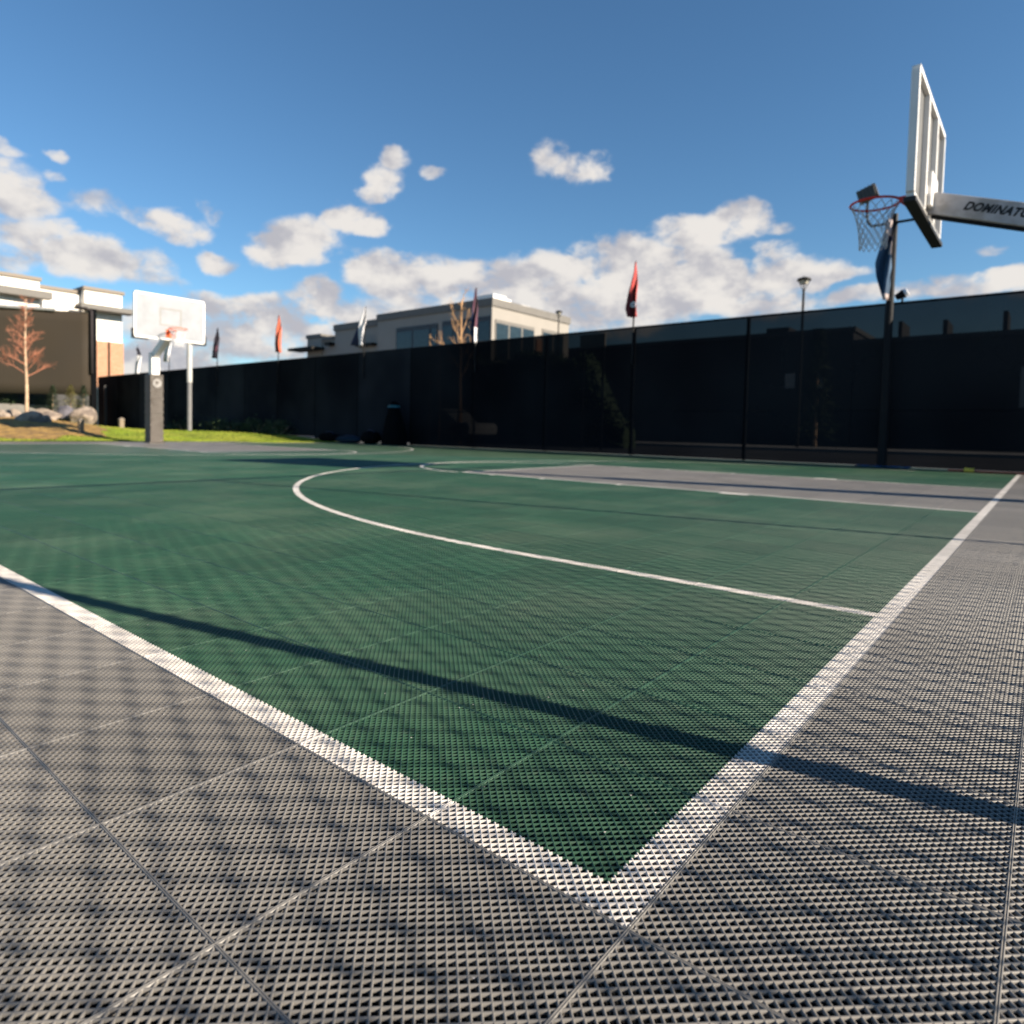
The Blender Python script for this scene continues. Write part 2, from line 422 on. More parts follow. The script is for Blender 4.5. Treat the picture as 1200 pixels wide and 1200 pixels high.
# mulch bed: organic outline, 12 mm above the lawn with a ragged surface
def in_mulch(X, Y):
    return ((X - 14.5) / 11.5) ** 2 + ((Y - 79) / 16) ** 2 + 0.10 * math.sin(X * 1.1) + 0.08 * math.sin(Y * 0.7 + X) < 1.0
m = MB(); N = 70
for i in range(N):
    for j in range(N):
        X0 = -2 + 32 * i / N; Y0 = 61.2 + 36 * j / N; X1 = X0 + 32 / N; Y1 = Y0 + 36 / N
        if in_mulch((X0 + X1) / 2, (Y0 + Y1) / 2):
            hh = lambda a, b: hgt(a, b) + 0.018 + 0.02 * math.sin(a * 5.1 + b * 3.3) * math.sin(b * 4.7 - a * 2)
            m.add([(X0 * T, Y0 * T, hh(X0, Y0)), (X1 * T, Y0 * T, hh(X1, Y0)), (X1 * T, Y1 * T, hh(X1, Y1)), (X0 * T, Y1 * T, hh(X0, Y1))], [(0, 1, 2, 3)])
tag(m.build('mulch_bed', M_['mulch']), kind='structure')
# grass blades
n = 70000
Xs = rng.uniform(-5, 43.8, n * 2); Ys = 57 + 45 * rng.random(n * 2) ** 1.5
V = []; k = 0
for X, Y in zip(Xs, Ys):
    if Y < edge_y(X) + 0.1 or in_mulch(X, Y): continue
    a = random.random() * 6.28; hgh = random.uniform(0.025, 0.06); w = 0.006
    z = hgt(X, Y) - 0.005; dx, dy = math.cos(a) * w, math.sin(a) * w; lx, ly = random.gauss(0, .015), random.gauss(0, .015)
    x, y = X * T, Y * T
    V += [(x - dx, y - dy, z), (x + dx, y + dy, z), (x + dx * .3 + lx, y + dy * .3 + ly, z + hgh), (x - dx * .3 + lx, y - dy * .3 + ly, z + hgh)]
    k += 1
    if k >= n: break
tag(npmesh('grass', V, np.arange(k * 4).reshape(-1, 4), [M_['blade']]), 'bright green mown grass beside the far end of the court', 'grass', kind='stuff')

# ------------------------------------------------------------------ screen fence
FX = 44.2
FTOP = 9.7532 * T
PY = [-10.0, -1.8, 6.61, 14.87, 23.42, 31.5, 39.59, 47.9, 56.2, 64.0, 71.91, 79.5, 87.17, 94.5, 101.87, 107.0, 112.39, 121.2, 130.0]
fence = thing('screen_fence', (FX * T, 40 * T, 0), 'tall black mesh windscreen fence running along the far side of the court', 'fence')
for a, b in zip(PY[:-1], PY[1:]):
    rows = []
    zb0 = 0.02 if b < 48 else (0.10 if b < 65 else 0.18)
    for j in range(13):
        z = zb0 + (FTOP - 0.02 - zb0) * j / 12; r = []
        for i in range(13):
            t = i / 12; Y = a + (b - a) * t
            bil = 0.05 * math.sin(math.pi * t) * math.sin(math.pi * j / 12) * math.sin(a * 1.7) + 0.012 * math.sin(t * 19 + a) * math.sin(j * .9) * math.sin(math.pi * t)
            r.append((FX * T + bil, Y * T, z))
        rows.append(r)
    m = MB(); m.grid(rows); m.build('screen_panel', SCREENS[1 + int(a) % 2 if a > 45 else 0], fence, smooth=True)
    m = MB(); m.bb(FX * T - .006, FX * T - .001, a * T - .014, a * T + .014, zb0, FTOP - .03); m.build('seam_strip', M_['black_cloth'], fence)
for Y in PY:
    m = MB(); m.tube([(FX * T + 0.10, Y * T, -0.05), (FX * T + 0.10, Y * T, FTOP + 0.03)], 0.034, 10); m.build('post', M_['black_metal'], fence, smooth=False)
m = MB(); m.tube([(FX * T + 0.03, PY[0] * T, FTOP), (FX * T + 0.03, PY[-1] * T, FTOP)], 0.024, 8); m.build('top_rail', M_['black_metal'], fence)
zmid = gx(1000, 481, FX).z
m = MB(); m.tube([(FX * T + 0.14, PY[0] * T, zmid), (FX * T + 0.14, PY[-1] * T, zmid)], 0.02, 6); m.build('middle_rail', M_['black_metal'], fence)

# chain-link fence on the near side (out of frame; its shadow lies across the court)
NY = -3.2 * T
cl = thing('chain_link_fence', (3, NY, 0), 'bare galvanised chain link fence beside the camera along the near baseline', 'fence')
m = MB(); z0, z1 = 0.05, FTOP; xa, xb = -16 * T, 44 * T; H = z1 - z0; st = 0.078; sl = .80
r = 0.0022
def wire(p, q): m.tube([p, q], r, 4, cap=False)
W_ = H / sl
x = xa - W_
while x < xb:
    a0, a1 = max(x, xa), min(x + W_, xb)
    if a1 > a0:
        wire((a0, NY, z0 + (a0 - x) * sl), (a1, NY, z0 + (a1 - x) * sl)); wire((a0, NY + .003, z1 - (a0 - x) * sl), (a1, NY + .003, z1 - (a1 - x) * sl))
    x += st
x0 = xa - W_                                               # the twists where neighbouring wires hook together
for k in range(int((-3.2 - W_ - x0) / st), int((5.5 - x0) / st)):
    for n_ in range(0, int(2 * W_ / st) + 1):
        xx = x0 + k * st + n_ * st / 2 + (W_ / 2) % (st / 2); zz = z0 + (xx - x0 - k * st) * sl
        if -3.2 < xx < 5.5 and z0 < zz < z1: m.tube([(xx, NY + .0015, zz - .010), (xx, NY + .0015, zz + .010)], .0032, 4, cap=False)
m.build('wire_mesh', M_['grey_metal'], cl)
for X in (-8.2, 2.39, 12.96, 23.5, 34.0, 43.9):
    m = MB(); m.tube([(X * T, NY - .03, -.05), (X * T, NY - .03, FTOP + .03)], 0.031 if X < 3 else 0.024, 12); m.build('post', M_['grey_metal'], cl)
m = MB(); m.tube([(xa, NY - .012, FTOP), (xb, NY - .012, FTOP)], 0.021, 8); m.build('top_rail', M_['grey_metal'], cl)

# ------------------------------------------------------------------ basketball hoops
def net_mesh(m, c, R, drop, n=14, rows=8, th=0.0045):
    P = []
    for j in range(rows + 1):
        t = j / rows; rr = R * (1 - 0.66 * t ** .75 + 0.24 * t * t); z = c[2] - 0.02 - drop * t
        P.append([(c[0] + rr * math.cos(2 * math.pi * (i + .5 * (j % 2)) / n), c[1] + rr * math.sin(2 * math.pi * (i + .5 * (j % 2)) / n), z) for i in range(n)])
    for j in range(rows):
        for i in range(n):
            for d in ((0, -1) if j % 2 == 0 else (0, 1)):
                m.tube([P[j][i], P[j + 1][(i + d) % n]], th, 4, cap=False)
def hoop(name, label, yb, sgn, ypole, xc, zrim, rim_mat, pole_w, front_mat, dz=0.0, pad_parts=False):
    """yb: y of the backboard face, sgn: +1 when the board faces +Y; all in tiles, heights in metres"""
    S = sgn; y = lambda t: (yb + S * t) * T        # t tiles in front of the board face
    X = xc * T; zr = zrim
    h = thing(name, (X, ypole * T, dz), label, 'basketball hoop')
    zb0, zb1 = zr - 0.25, zr + 0.885
    hwid = 2.85 * T
    bd = thing('backboard', (X, y(0), zr), None, None); bd.parent = h; bd.location = Vector((X, y(0), zr)) - Vector(h.location)
    def P(m, nm, mt, par=h, **k):
        o = m.build(nm, mt, None, **k); o.parent = par
        o.location = Vector(o.location) - (Vector(h.location) + Vector(bd.location) if par is bd else Vector(h.location))
        return o
    m = MB(); m.bb(X - hwid + .02, X + hwid - .02, y(0), y(-0.045), zb0 + .02, zb1 - .02); P(m, 'panel_face', front_mat, bd)
    m = MB(); m.bb(X - hwid + .02, X + hwid - .02, y(-0.047), y(-0.06), zb0 + .02, zb1 - .02); P(m, 'panel_back', M_['panel_back'], bd)
    m = MB()
    for z in (zb0, zb1): m.bb(X - hwid, X + hwid, y(0.012), y(-0.2), z - .022, z + .022)
    for xx in (X - hwid, X + hwid): m.bb(xx - .022, xx + .022, y(0.012), y(-0.2), zb0 + .023, zb1 - .023)
    P(m, 'board_frame', M_['white_metal'], bd, bevel=.003)
    m = MB()
    for xx in (X - hwid * .335, X + hwid * .335): m.bb(xx - .026, xx + .026, y(-0.063), y(-0.22), zb0 + .024, zb1 - .024)
    m.bb(X - hwid * .335 + .027, X + hwid * .335 - .027, y(-0.065), y(-0.21), zr - .06, zr + .02)
    P(m, 'board_upright', M_['white_metal'], bd, bevel=.003)
    m = MB()
    if pad_parts:
        for sx in (-1, 1):
            m = MB()
            m.bb(X + sx * hwid * .62, X + sx * (hwid + .03), y(0.05), y(-0.25), zb0 - .06, zb0 - .024)
            m.bb(X + sx * (hwid + .03), X + sx * (hwid + .065), y(0.05), y(-0.25), zb0 - .06, zb0 + .2)
            P(m, 'edge_padding', M_['pad_black'], bd, bevel=.008)
    else:
        m.bb(X - hwid - .035, X + hwid + .035, y(0.06), y(-0.26), zb0 - .075, zb0 - .024)
        P(m, 'edge_padding', M_['pad_black'], bd, bevel=.008)
    m = MB()
    for (a, b, c, d) in ((-.3, .3, .43, .48), (-.3, .3, .0, .05), (-.3, -.25, .05, .43), (.25, .3, .05, .43)): m.bb(X + a, X + b, y(.012), y(.004), zr + .1 + c, zr + .1 + d)
    P(m, 'target_square', M_['grey_line'], bd)
    # rim
    rc = (X, y(1.30), zr)
    rm = MB(); rm.ring(rc, 0.2286, 0.013); 
    rm.bb(X - .13, X + .13, y(0.014), y(0.044), zr - .2, zr + .02)
    rm.prism([(y(0.045), zr + .01), (y(0.62), zr + .006), (y(0.62), zr - .012), (y(0.045), zr - .19)], 'x', X - .085, X - .065)
    rm.prism([(y(0.045), zr + .01), (y(0.62), zr + .006), (y(0.62), zr - .012), (y(0.045), zr - .19)], 'x', X + .065, X + .085)
    rm.bb(X - .0645, X + .0645, y(0.046), y(0.6), zr - .006, zr + .004)
    ro = P(rm, 'rim', rim_mat)
    m = MB(); net_mesh(m, rc, 0.222, 0.45); P(m, 'net', M_['net'])
    return h, P, X, y, zr, zb0, zb1, hwid

YB = 2.36
h, P, X, y, zr, zb0, zb1, hw = hoop('basketball_hoop', 'large white framed backboard seen from behind on a grey arm at right, red rim', YB, 1, -1.55, 23.05, 3.05, M_['rim'], .2, M_['panel_front'])
# sloping arm from the pole to the board
za, zp = 9.08 * T, 7.82 * T
ya, yp = YB - 0.22, -1.45
d = Vector((0, (ya - yp) * T, za - zp)); ang = math.atan2(d.z, d.y)
m = MB(); m.box((X, (ya + yp) / 2 * T, (za + zp) / 2), (0.11, d.length, 0.215), Matrix.Rotation(ang, 3, 'X'))
arm = P(m, 'arm', M_['arm_metal'], bevel=.012)
m = MB(); m.box((X, (ya + yp) / 2 * T, (za + zp) / 2 - .125), (0.07, d.length * .97, 0.03), Matrix.Rotation(ang, 3, 'X')); P(m, 'arm_brace', M_['black_metal'])
m = MB(); m.bb(X - .2, X + .2, (YB - .2) * T, (YB - .225) * T - .03, zr - .16, zr + .17); P(m, 'mounting_plate', M_['white_metal'], bevel=.004)
m = MB(); m.bb(X - .1, X + .1, -1.95 * T, -1.33 * T, -0.03, 2.72); P(m, 'pole', M_['arm_metal'], bevel=.012)
m = MB(); m.bb(X - .17, X + .17, -2.15 * T, -1.13 * T, 0.0, 1.9); P(m, 'pole_padding', M_['pad_black'], bevel=.03)
def lettering(text, centre, width, height, Rm, mt, parent, base):
    cu = bpy.data.curves.new('lettering', 'FONT'); cu.body = text; cu.extrude = 0.0; cu.shear = 0.35; cu.offset = 0.05; cu.space_character = 1.08
    to = bpy.data.objects.new('lettering', cu); col.objects.link(to); bpy.context.view_layer.update()
    me = bpy.data.meshes.new_from_object(to.evaluated_get(bpy.context.evaluated_depsgraph_get()))
    bpy.data.objects.remove(to)
    co = np.array([v.co[:] for v in me.vertices]); lo, hi = co.min(0), co.max(0)
    for v in me.vertices:
        q = Vector(((v.co.x - (lo[0] + hi[0]) / 2) / (hi[0] - lo[0]) * width, (v.co.y - (lo[1] + hi[1]) / 2) / (hi[1] - lo[1]) * height, 0))
        v.co = Rm @ q + Vector(centre) - Vector(base)
    me.materials.clear(); me.materials.append(mt)
    o = bpy.data.objects.new('lettering', me); col.objects.link(o); o.parent = parent; return o
# arm side that faces -X: text runs towards -Y, sloping with the arm
ex = -Vector((0, math.cos(ang), math.sin(ang))); ey = Vector((0, -math.sin(ang), math.cos(ang))); ez = ex.cross(ey)
RmL = Matrix((ex, ey, ez)).transposed()
yc_ = 0.38
zc_ = zp + (za - zp) * (yc_ - yp) / (ya - yp)
lettering('DOMINATOR', (X - 0.055 - 0.002, yc_ * T, zc_ + .015), 0.60, 0.085, RmL, M_['letter'], arm, (0, 0, 0))

# far hoop
YF = 54.35
h, P, X, y, zr, zb0, zb1, hw = hoop('basketball_hoop', 'white backboard facing the court at left on a padded pole, orange rim', YF, -1, 57.5, 23.05, 3.05, M_['rim_far'], .23, M_['panel_front'], pad_parts=True)
m = MB(); m.bb(X - .11, X + .11, 57.5 * T - .11, 57.5 * T + .11, -.03, 2.52); P(m, 'pole', M_['white_metal'], bevel=.015)
pm = MB()
for j in range(26):                                   # wrapped vinyl pad, sagging into folds below the emblem
    z0_ = .03 + j * .072; w_ = .185 + (.007 * math.sin(j * 2.4) if j < 20 else 0)
    pm.bb(X - w_, X + w_, 57.5 * T - w_, 57.5 * T + w_, z0_, z0_ + .0715)
pm.bb(X - .22, X + .22, 57.5 * T - .2, 57.5 * T + .2, -.01, .0295)
P(pm, 'pole_padding', M_['pad'], bevel=.02)
em = MB(); c_ = (X, 57.5 * T - .2, 1.66)
def disc(m, c, r, th, n=28, sx=1):
    m.prism([(c[0] + r * math.cos(2 * math.pi * i / n), c[2] + r * math.sin(2 * math.pi * i / n)) for i in range(n)], 'y', c[1], c[1] - th)
disc(em, c_, .12, .006); em.mi = 1
em.prism([(c_[0] - .06, c_[2] + .06), (c_[0] + .03, c_[2] + .06), (c_[0] + .06, c_[2]), (c_[0] + .0, c_[2] - .01), (c_[0] - .02, c_[2] - .07), (c_[0] - .05, c_[2] - .03)], 'y', c_[1] - .0065, c_[1] - .009)
P(em, 'emblem', [mat('worn_white_print', (.26, .25, .24), .7), M_['pad']])
d = Vector((0, (YF + .25) * T, 2.93)) - Vector((0, 57.45 * T, 2.42)); ang = math.atan2(d.z, d.y)
m = MB(); m.box((X, (YF + .25 + 57.45) / 2 * T, 2.675), (.16, d.length, .2), Matrix.Rotation(ang, 3, 'X')); P(m, 'arm', M_['white_metal'], bevel=.01)

# white post behind the far hoop
p = gy(222, 503, 76); pt = gy(222, 372, 76)
t_ = thing('post', (p.x, p.y, p.z - .1), 'slim two tone post standing on the lawn behind the far backboard, white above grey', 'post')
zs = p.z + (pt.z - p.z) * .42
m = MB(); m.tube([(p.x, p.y, p.z - .2), (p.x, p.y, zs)], .085, 12); m.build('lower_shaft', mat('dull_grey_paint', (.16, .16, .165), .6), t_, smooth=False)
m = MB(); m.tube([(p.x, p.y, zs), (p.x, p.y, pt.z)], .098, 12); m.build('upper_shaft', mat('off_white_paint', (.42, .42, .41), .5), t_)

# ------------------------------------------------------------------ feather flags on the fence posts
def flag(label, Y, rows, mats, ptop, pbot, split=None, emblem=None, polemat='black_metal', X=FX - .14, pr=.022):
    """rows: (py, px_left, px_right) of the cloth as it hangs in the plane of the fence"""
    a = gx(*pbot, X); b = gx(*ptop, X)
    t_ = thing('feather_flag', (a.x, a.y, a.z), label, 'flag', 'flags along the screen fence')
    m = MB(); m.tube([(a.x, a.y, FTOP - 0.9), (a.x, a.y, a.z), b], [pr, pr, pr * .6], 8); m.build('flag_pole', M_[polemat], t_)
    m = MB(); nc = 9; G = []
    ys = [r_[0] for r_ in rows]
    fine = np.linspace(ys[0], ys[-1], 22)
    Ls = np.interp(fine, ys, [r_[1] for r_ in rows]); Rs = np.interp(fine, ys, [r_[2] for r_ in rows])
    for j, (yy_, l_, r_) in enumerate(zip(fine, Ls, Rs)):
        row = []
        for i in range(nc):
            s_ = i / (nc - 1); q = gx(l_ + (r_ - l_) * s_, yy_, X)
            q.x += 0.10 * math.sin(s_ * 7.5 + j * .22) * min(1, j / 8) - 0.02
            row.append(q)
        G.append(row)
    h_, w_ = len(G), nc
    o0 = len(m.v); m.v += [tuple(q) for r_ in G for q in r_]
    for i in range(h_ - 1):
        for j in range(w_ - 1):
            m.f.append((i * w_ + j, i * w_ + j + 1, (i + 1) * w_ + j + 1, (i + 1) * w_ + j))
            fr = (i + .5) / (h_ - 1); fc = (j + .5) / (w_ - 1)
            m.m.append(split(fr, fc) if split else 0)
    o = m.build('flag_cloth', [M_[q] for q in mats], t_, smooth=True)
    sd = o.modifiers.new('thickness', 'SOLIDIFY'); sd.thickness = .006
    if emblem:
        e = MB(); c = gx(emblem[0], emblem[1], X); rr = emblem[2]
        e.tube([(c.x - .13, c.y, c.z), (c.x - .14, c.y, c.z)], rr, 20); e.mi = 1
        e.box((c.x - .143, c.y - rr * .1, c.z + rr * .2), (.004, rr * .9, rr * .35)); e.box((c.x - .143, c.y + rr * .1, c.z - rr * .35), (.004, rr * .6, rr * .4))
        e.build('emblem', [M_['f_white'], M_['f_black']], t_)
    return t_
flag('narrow furled black flag on the fence, first to the right of the far backboard', 87.17, [(385, 254.6, 255.8), (395, 252.6, 256), (405, 252, 255.6), (415, 251.4, 254.8), (420, 251, 255.4)], ['f_black', 'f_maroon'], (255.5, 384), (254.5, 430), lambda r, c: int(.55 < r < .75 and c > .4))
flag('narrow orange red flag on the fence left of the pale two storey building', 71.91, [(370, 326.4, 327.6), (382, 325, 328.6), (396, 324.4, 329), (406, 324.6, 329.2), (413, 326, 330.5)], ['f_orange', 'f_dred'], (327, 369), (326, 424), lambda r, c: int(c < .3))
flag('white flag with a navy left edge hanging before the grey building wall', 56.2, [(360, 427.6, 428.4), (372, 423.8, 428.2), (386, 419, 427.8), (398, 415.5, 427.2), (405, 414, 426.8)], ['f_white', 'f_navy'], (428.4, 359), (426.5, 415), lambda r, c: int(c < .42 - .1 * r))
flag('narrow navy and maroon flag with white foot beside the bare orange tree', 39.59, [(338, 557.6, 558.6), (350, 555, 558.8), (368, 552.8, 559.2), (384, 553.6, 559), (402, 555.2, 558.8)], ['f_navy', 'f_maroon', 'f_white'], (558.4, 337), (557, 405), lambda r, c: 2 if r > .72 and c > .35 else int(c > .5))
flag('red flag with a round white emblem, tallest above the middle of the fence', 23.42, [(307, 744.6, 745.6), (325, 741.5, 746.8), (345, 736.2, 747.6), (362, 735, 748.4), (372, 737.5, 748)], ['f_red', 'f_dred', 'f_white'], (745.4, 306), (742, 385), lambda r, c: int(c < .35), emblem=(745, 358, .07))  # darker red on the left is the shaded side, put into the cloth colour
flag('cream white flag hanging behind the arm of the far hoop', 101.87, [(392, 195.6, 198.6), (402, 194.4, 199.4), (414, 194, 199.6), (424, 194, 199)], ['f_white', 'f_tan'], (198.5, 385), (198, 440), lambda r, c: int(c < .3))
flag('limp pale flag just left of the far hoop pole, dark at its top', 112.39, [(408, 160, 163), (418, 161.5, 165), (428, 160.5, 164.2), (438, 160.5, 163)], ['f_white', 'f_black'], (161.2, 404), (162, 446), lambda r, c: int(r < .3))

# ------------------------------------------------------------------ light pole with two floodlights, flag hanging on it
LX = FX - 0.45
a, b = gx(1033, 548, LX), gx(1049, 257, LX)
lp = thing('light_pole', (a.x, a.y, 0), 'tall black light pole at the fence with a curved cross arm and two floodlights', 'light pole')
m = MB(); m.tube([(a.x, a.y, -.05), (a.x, a.y, 2.9), (b.x, b.y, b.z + .1)], [.085, .07, .05], 12); m.build('pole', M_['black_metal'], lp)
c0 = gx(1017, 238, LX); mid = gx(1049, 261, LX)
half = abs(c0.y - mid.y)
pts = []
for q in ((-1, .48), (-1, .2), (-.94, .07), (-.82, 0), (0, 0), (.82, 0), (.94, .07), (1, .2), (1, .48)): pts.append((b.x - .02, mid.y + q[0] * half, mid.z + q[1]))
m = MB(); m.tube(pts, .026, 8); m.build('cross_arm', M_['black_metal'], lp, smooth=True)
for sg in (1, -1):
    c = Vector((b.x - .05, mid.y + sg * half, mid.z + .62 + (0.0 if sg > 0 else -.02)))
    Rr = Matrix.Rotation(math.radians(-20 * sg), 3, 'X') @ Matrix.Rotation(math.radians(25), 3, 'Y')
    m = MB(); m.box(c, (.09, .34, .30), Rr)
    for k_ in range(5): m.box(c + Rr @ Vector((-.065, -.13 + .065 * k_, 0)), (.04, .012, .27), Rr)
    fl = m.build('floodlight', M_['housing'], lp)
    m = MB(); m.box(c + Rr @ Vector((.0485, 0, 0)), (.006, .28, .24), Rr); o = m.build('lens', M_['lens'], None); o.parent = fl
# limp flag on that pole
def limp(label, rows, mats, split, X):
    t_ = thing('limp_flag', gx(1040, 300, X), label, 'flag')
    G = []; ys = [r_[0] for r_ in rows]; fine = np.linspace(ys[0], ys[-1], 26); nc = 9
    for j, yy_ in enumerate(fine):
        l_ = np.interp(yy_, ys, [r_[1] for r_ in rows]); r_ = np.interp(yy_, ys, [r_[2] for r_ in rows]); row = []
        for i in range(nc):
            s_ = i / (nc - 1); q = gx(l_ + (r_ - l_) * s_, yy_, X); q.x += .09 * math.sin(s_ * 8 + j * .3); row.append(q)
        G.append(row)
    m = MB(); m.v = [tuple(q) for r_ in G for q in r_]
    for i in range(len(G) - 1):
        for j in range(nc - 1):
            m.f.append((i * nc + j, i * nc + j + 1, (i + 1) * nc + j + 1, (i + 1) * nc + j)); m.m.append(split((i + .5) / (len(G) - 1), (j + .5) / (nc - 1)))
    o = m.build('flag_cloth', [M_[q] for q in mats], t_, smooth=True); sd = o.modifiers.new('thickness', 'SOLIDIFY'); sd.thickness = .006
    m = MB(); m.tube([gx(1047, 262, X), gx(1043.5, 352, X)], .012, 6); m.build('flag_sleeve', M_['black_metal'], t_)
limp('limp steel blue flag with pale patches hanging on the black light pole', [(257, 1038, 1046), (275, 1035, 1046), (288, 1031, 1046), (296, 1029.5, 1045.5), (310, 1026.5, 1045), (325, 1027.5, 1044.5), (342, 1031.5, 1043.5), (352, 1034, 1042)], ['f_blue', 'f_pink', 'f_navy', 'f_tan'],
     lambda r, c: 1 if (r < .22 and c > .3) or (.45 > r > .28 and c > .72) or r > .93 else 2 if .22 <= r < .30 else 3 if (.22 < r < .33 and c < .4) else 0, LX - .35)
# small lamp on the fence rail next to the pole
q = gx(1057, 351, FX)
t_ = thing('spotlight', (FX * T, q.y, FTOP), 'small black spotlight clamped on the fence rail right of the light pole', 'spotlight')
m = MB(); m.tube([(FX * T + .03, q.y, FTOP + .02), (FX * T + .03, q.y, FTOP + .1)], .02, 8); m.build('bracket', M_['black_metal'], t_)
m = MB(); m.tube([(FX * T - .02, q.y + .1, FTOP + .1), (FX * T - .02, q.y - .04, FTOP + .17)], [.055, .085], 12); m.build('lamp_body', M_['black_metal'], t_)
m = MB(); m.tube([(FX * T - .02, q.y - .041, FTOP + .1705), (FX * T - .02, q.y - .09, FTOP + .195)], [.08, .07], 12); m.build('lamp_lens', M_['f_white'], t_)

# ------------------------------------------------------------------ things at the fence foot
def bag(label, px, X, w, d_, h_, mt, seed):
    c = gx(px, 515, X); z = 0.0
    rnd = random.Random(seed); m = MB(); n, k = 16, 8; vs = []
    for i in range(k + 1):
        t = i / k * math.pi
        for j in range(n):
            p_ = 2 * math.pi * j / n; r_ = 1 + .14 * math.sin(3 * p_ + seed) + rnd.uniform(-.06, .06)
            sx = abs(math.sin(t)) ** .6 * r_
            vs.append((c.x + d_ / 2 * sx * math.cos(p_), c.y + w / 2 * sx * math.sin(p_), z + h_ / 2 - h_ / 2 * math.cos(t) * (1 + .1 * math.sin(2 * p_ + seed))))
    fs = [(i * n + j, i * n + (j + 1) % n, (i + 1) * n + (j + 1) % n, (i + 1) * n + j) for i in range(k) for j in range(n)]
    m.add(vs, fs)
    t_ = thing('equipment_bag', (c.x, c.y, 0), label, 'bag', 'bags at the fence foot')
    m.build('bag_body', mt, t_, smooth=True)
    s = MB(); s.tube([(c.x, c.y - w * .3, h_ * .85), (c.x - .02, c.y - w * .12, h_ * 1.12), (c.x - .02, c.y + w * .12, h_ * 1.12), (c.x, c.y + w * .3, h_ * .85)], .014, 6)
    s.build('handle', M_['f_navy'], t_, smooth=True)
bag('low black bag at the left end of the row under the fence', 386, FX - 1.2, 1.0, .5, .34, M_['black_cloth'], 1)
bag('long slate blue bag lying between two black bags', 410, FX - 1.3, 1.3, .45, .24, M_['bag_blue'], 2)
bag('bulky black bag next to the covered stand by the fence', 434, FX - 1.1, 0.8, .5, .42, M_['black_cloth'], 3)
b0, b1 = gx(461, 518, FX - 1.3), gx(457, 477, FX - 1.3)
st_ = thing('covered_stand', (b0.x, b0.y, 0), 'tall black cloth covered stand with a teal band near its top before the fence', 'stand')
m = MB(); n = 18; vs = []; prof = [(0.0, .46), (.25, .43), (.6, .36), (.95, .27), (1.2, .2), (1.35, .14), (1.42, .09), (b1.z - .05, .07), (b1.z, .02)]
for z, r_ in prof:
    for j in range(n):
        p_ = 2 * math.pi * j / n; rr = r_ * (1 + .13 * math.sin(5 * p_ + z) * (1 - z / 2)); vs.append((b0.x + rr * .8 * math.cos(p_), b0.y + rr * math.sin(p_), z))
m.add(vs, [(i * n + j, i * n + (j + 1) % n, (i + 1) * n + (j + 1) % n, (i + 1) * n + j) for i in range(len(prof) - 1) for j in range(n)]); m.build('cover', M_['black_cloth'], st_, smooth=True)
m = MB(); m.tube([(b0.x, b0.y, 1.22), (b0.x, b0.y, 1.29)], [.205, .185], 16); m.build('band', mat('teal_strap', (.02, .12, .15), .6), st_)
q = gz(1035, 547.5)
m = MB(); m.grid([[(q.x - .25 + .1 * j, q.y - .45 + .1 * i, .006 + .018 * abs(math.sin(i * 1.3 + j))) for j in range(6)] for i in range(10)])
o = m.build('tarp', M_['tarp'], loc=(q.x, q.y, 0)); o.modifiers.new('thickness', 'SOLIDIFY').thickness = .004
tag(o, 'small crumpled blue tarp on the court below the light pole', 'tarp')
q = gz(1157, 554.5)
t_ = thing('strap', (q.x, q.y, 0), 'red brown strap with a yellow buckle lying by the fence foot near the baseline corner', 'strap')
m = MB(); m.tube([(q.x + .05 * math.sin(i * .9), q.y - .55 + .1 * i, .02) for i in range(12)], .018, 6); m.build('webbing', M_['rope_r'], t_)
m = MB(); m.tube([(q.x - .05, q.y + .18, .035), (q.x - .05, q.y + .32, .04)], .04, 10); m.build('buckle', M_['rope_y'], t_)

# ------------------------------------------------------------------ vegetation
def rock(label, px, py, wpx, hpx, Y, mt, seed, dpt=.8):
    c = gy(px, py, Y); k = (c - Vector(CAM)).length / F_PX
    w, h_ = wpx * k, hpx * k; base = hgt(c.x / T, c.y / T)
    zc = c.z
    rnd = random.Random(seed)
    import bmesh
    bm = bmesh.new(); bmesh.ops.create_icosphere(bm, subdivisions=3, radius=1)
    pl = [(Vector((rnd.gauss(0, 1), rnd.gauss(0, 1), rnd.gauss(0, .8))).normalized(), rnd.uniform(.62, .9)) for _ in range(16)]
    for v in bm.verts:
        q = v.co.copy()
        for nrm, dd in pl:
            e_ = q.dot(nrm) - dd
            if e_ > 0: q -= nrm * e_ * .92
        q += Vector((math.sin(q.y * 9 + seed), math.sin(q.z * 8 + seed * 2), math.sin(q.x * 10))) * .018
        v.co = q
    xs = [v.co.x for v in bm.verts]; zs = [v.co.z for v in bm.verts]
    for v in bm.verts:
        v.co = Vector((v.co.x / (max(xs) - min(xs)) * w * 1.05, v.co.y * w * dpt * .5, v.co.z / (max(zs) - min(zs)) * h_ * 1.25))
    me = bpy.data.meshes.new('boulder'); bm.to_mesh(me); bm.free(); me.materials.append(mt)
    o = bpy.data.objects.new('boulder', me); col.objects.link(o)
    o.location = (c.x, c.y, min(zc, base + h_ * .45)); o.location.z = zc; o.rotation_euler.z = -0.6 + rnd.uniform(-.2, .2)
    return tag(o, label, 'boulder', 'boulders on the mulch mound')
rock('big grey boulder in front of the bare tree trunk', 37, 497, 29, 21, 76, M_['rock'], 3)
rock('rounded grey boulder touching the big one on its right', 51, 496, 17, 16, 77, M_['rock'], 5)
rock('pale boulder at the far left edge behind the mulch', 2, 492, 15, 18, 80, M_['rock'], 8)
rock('pale boulder between the left edge and the big grey one', 15, 492, 19, 17, 82, M_['rock'], 11)
rock('flat pale boulder just behind and right of the trunk', 54, 488, 26, 13, 86, M_['rock'], 14)
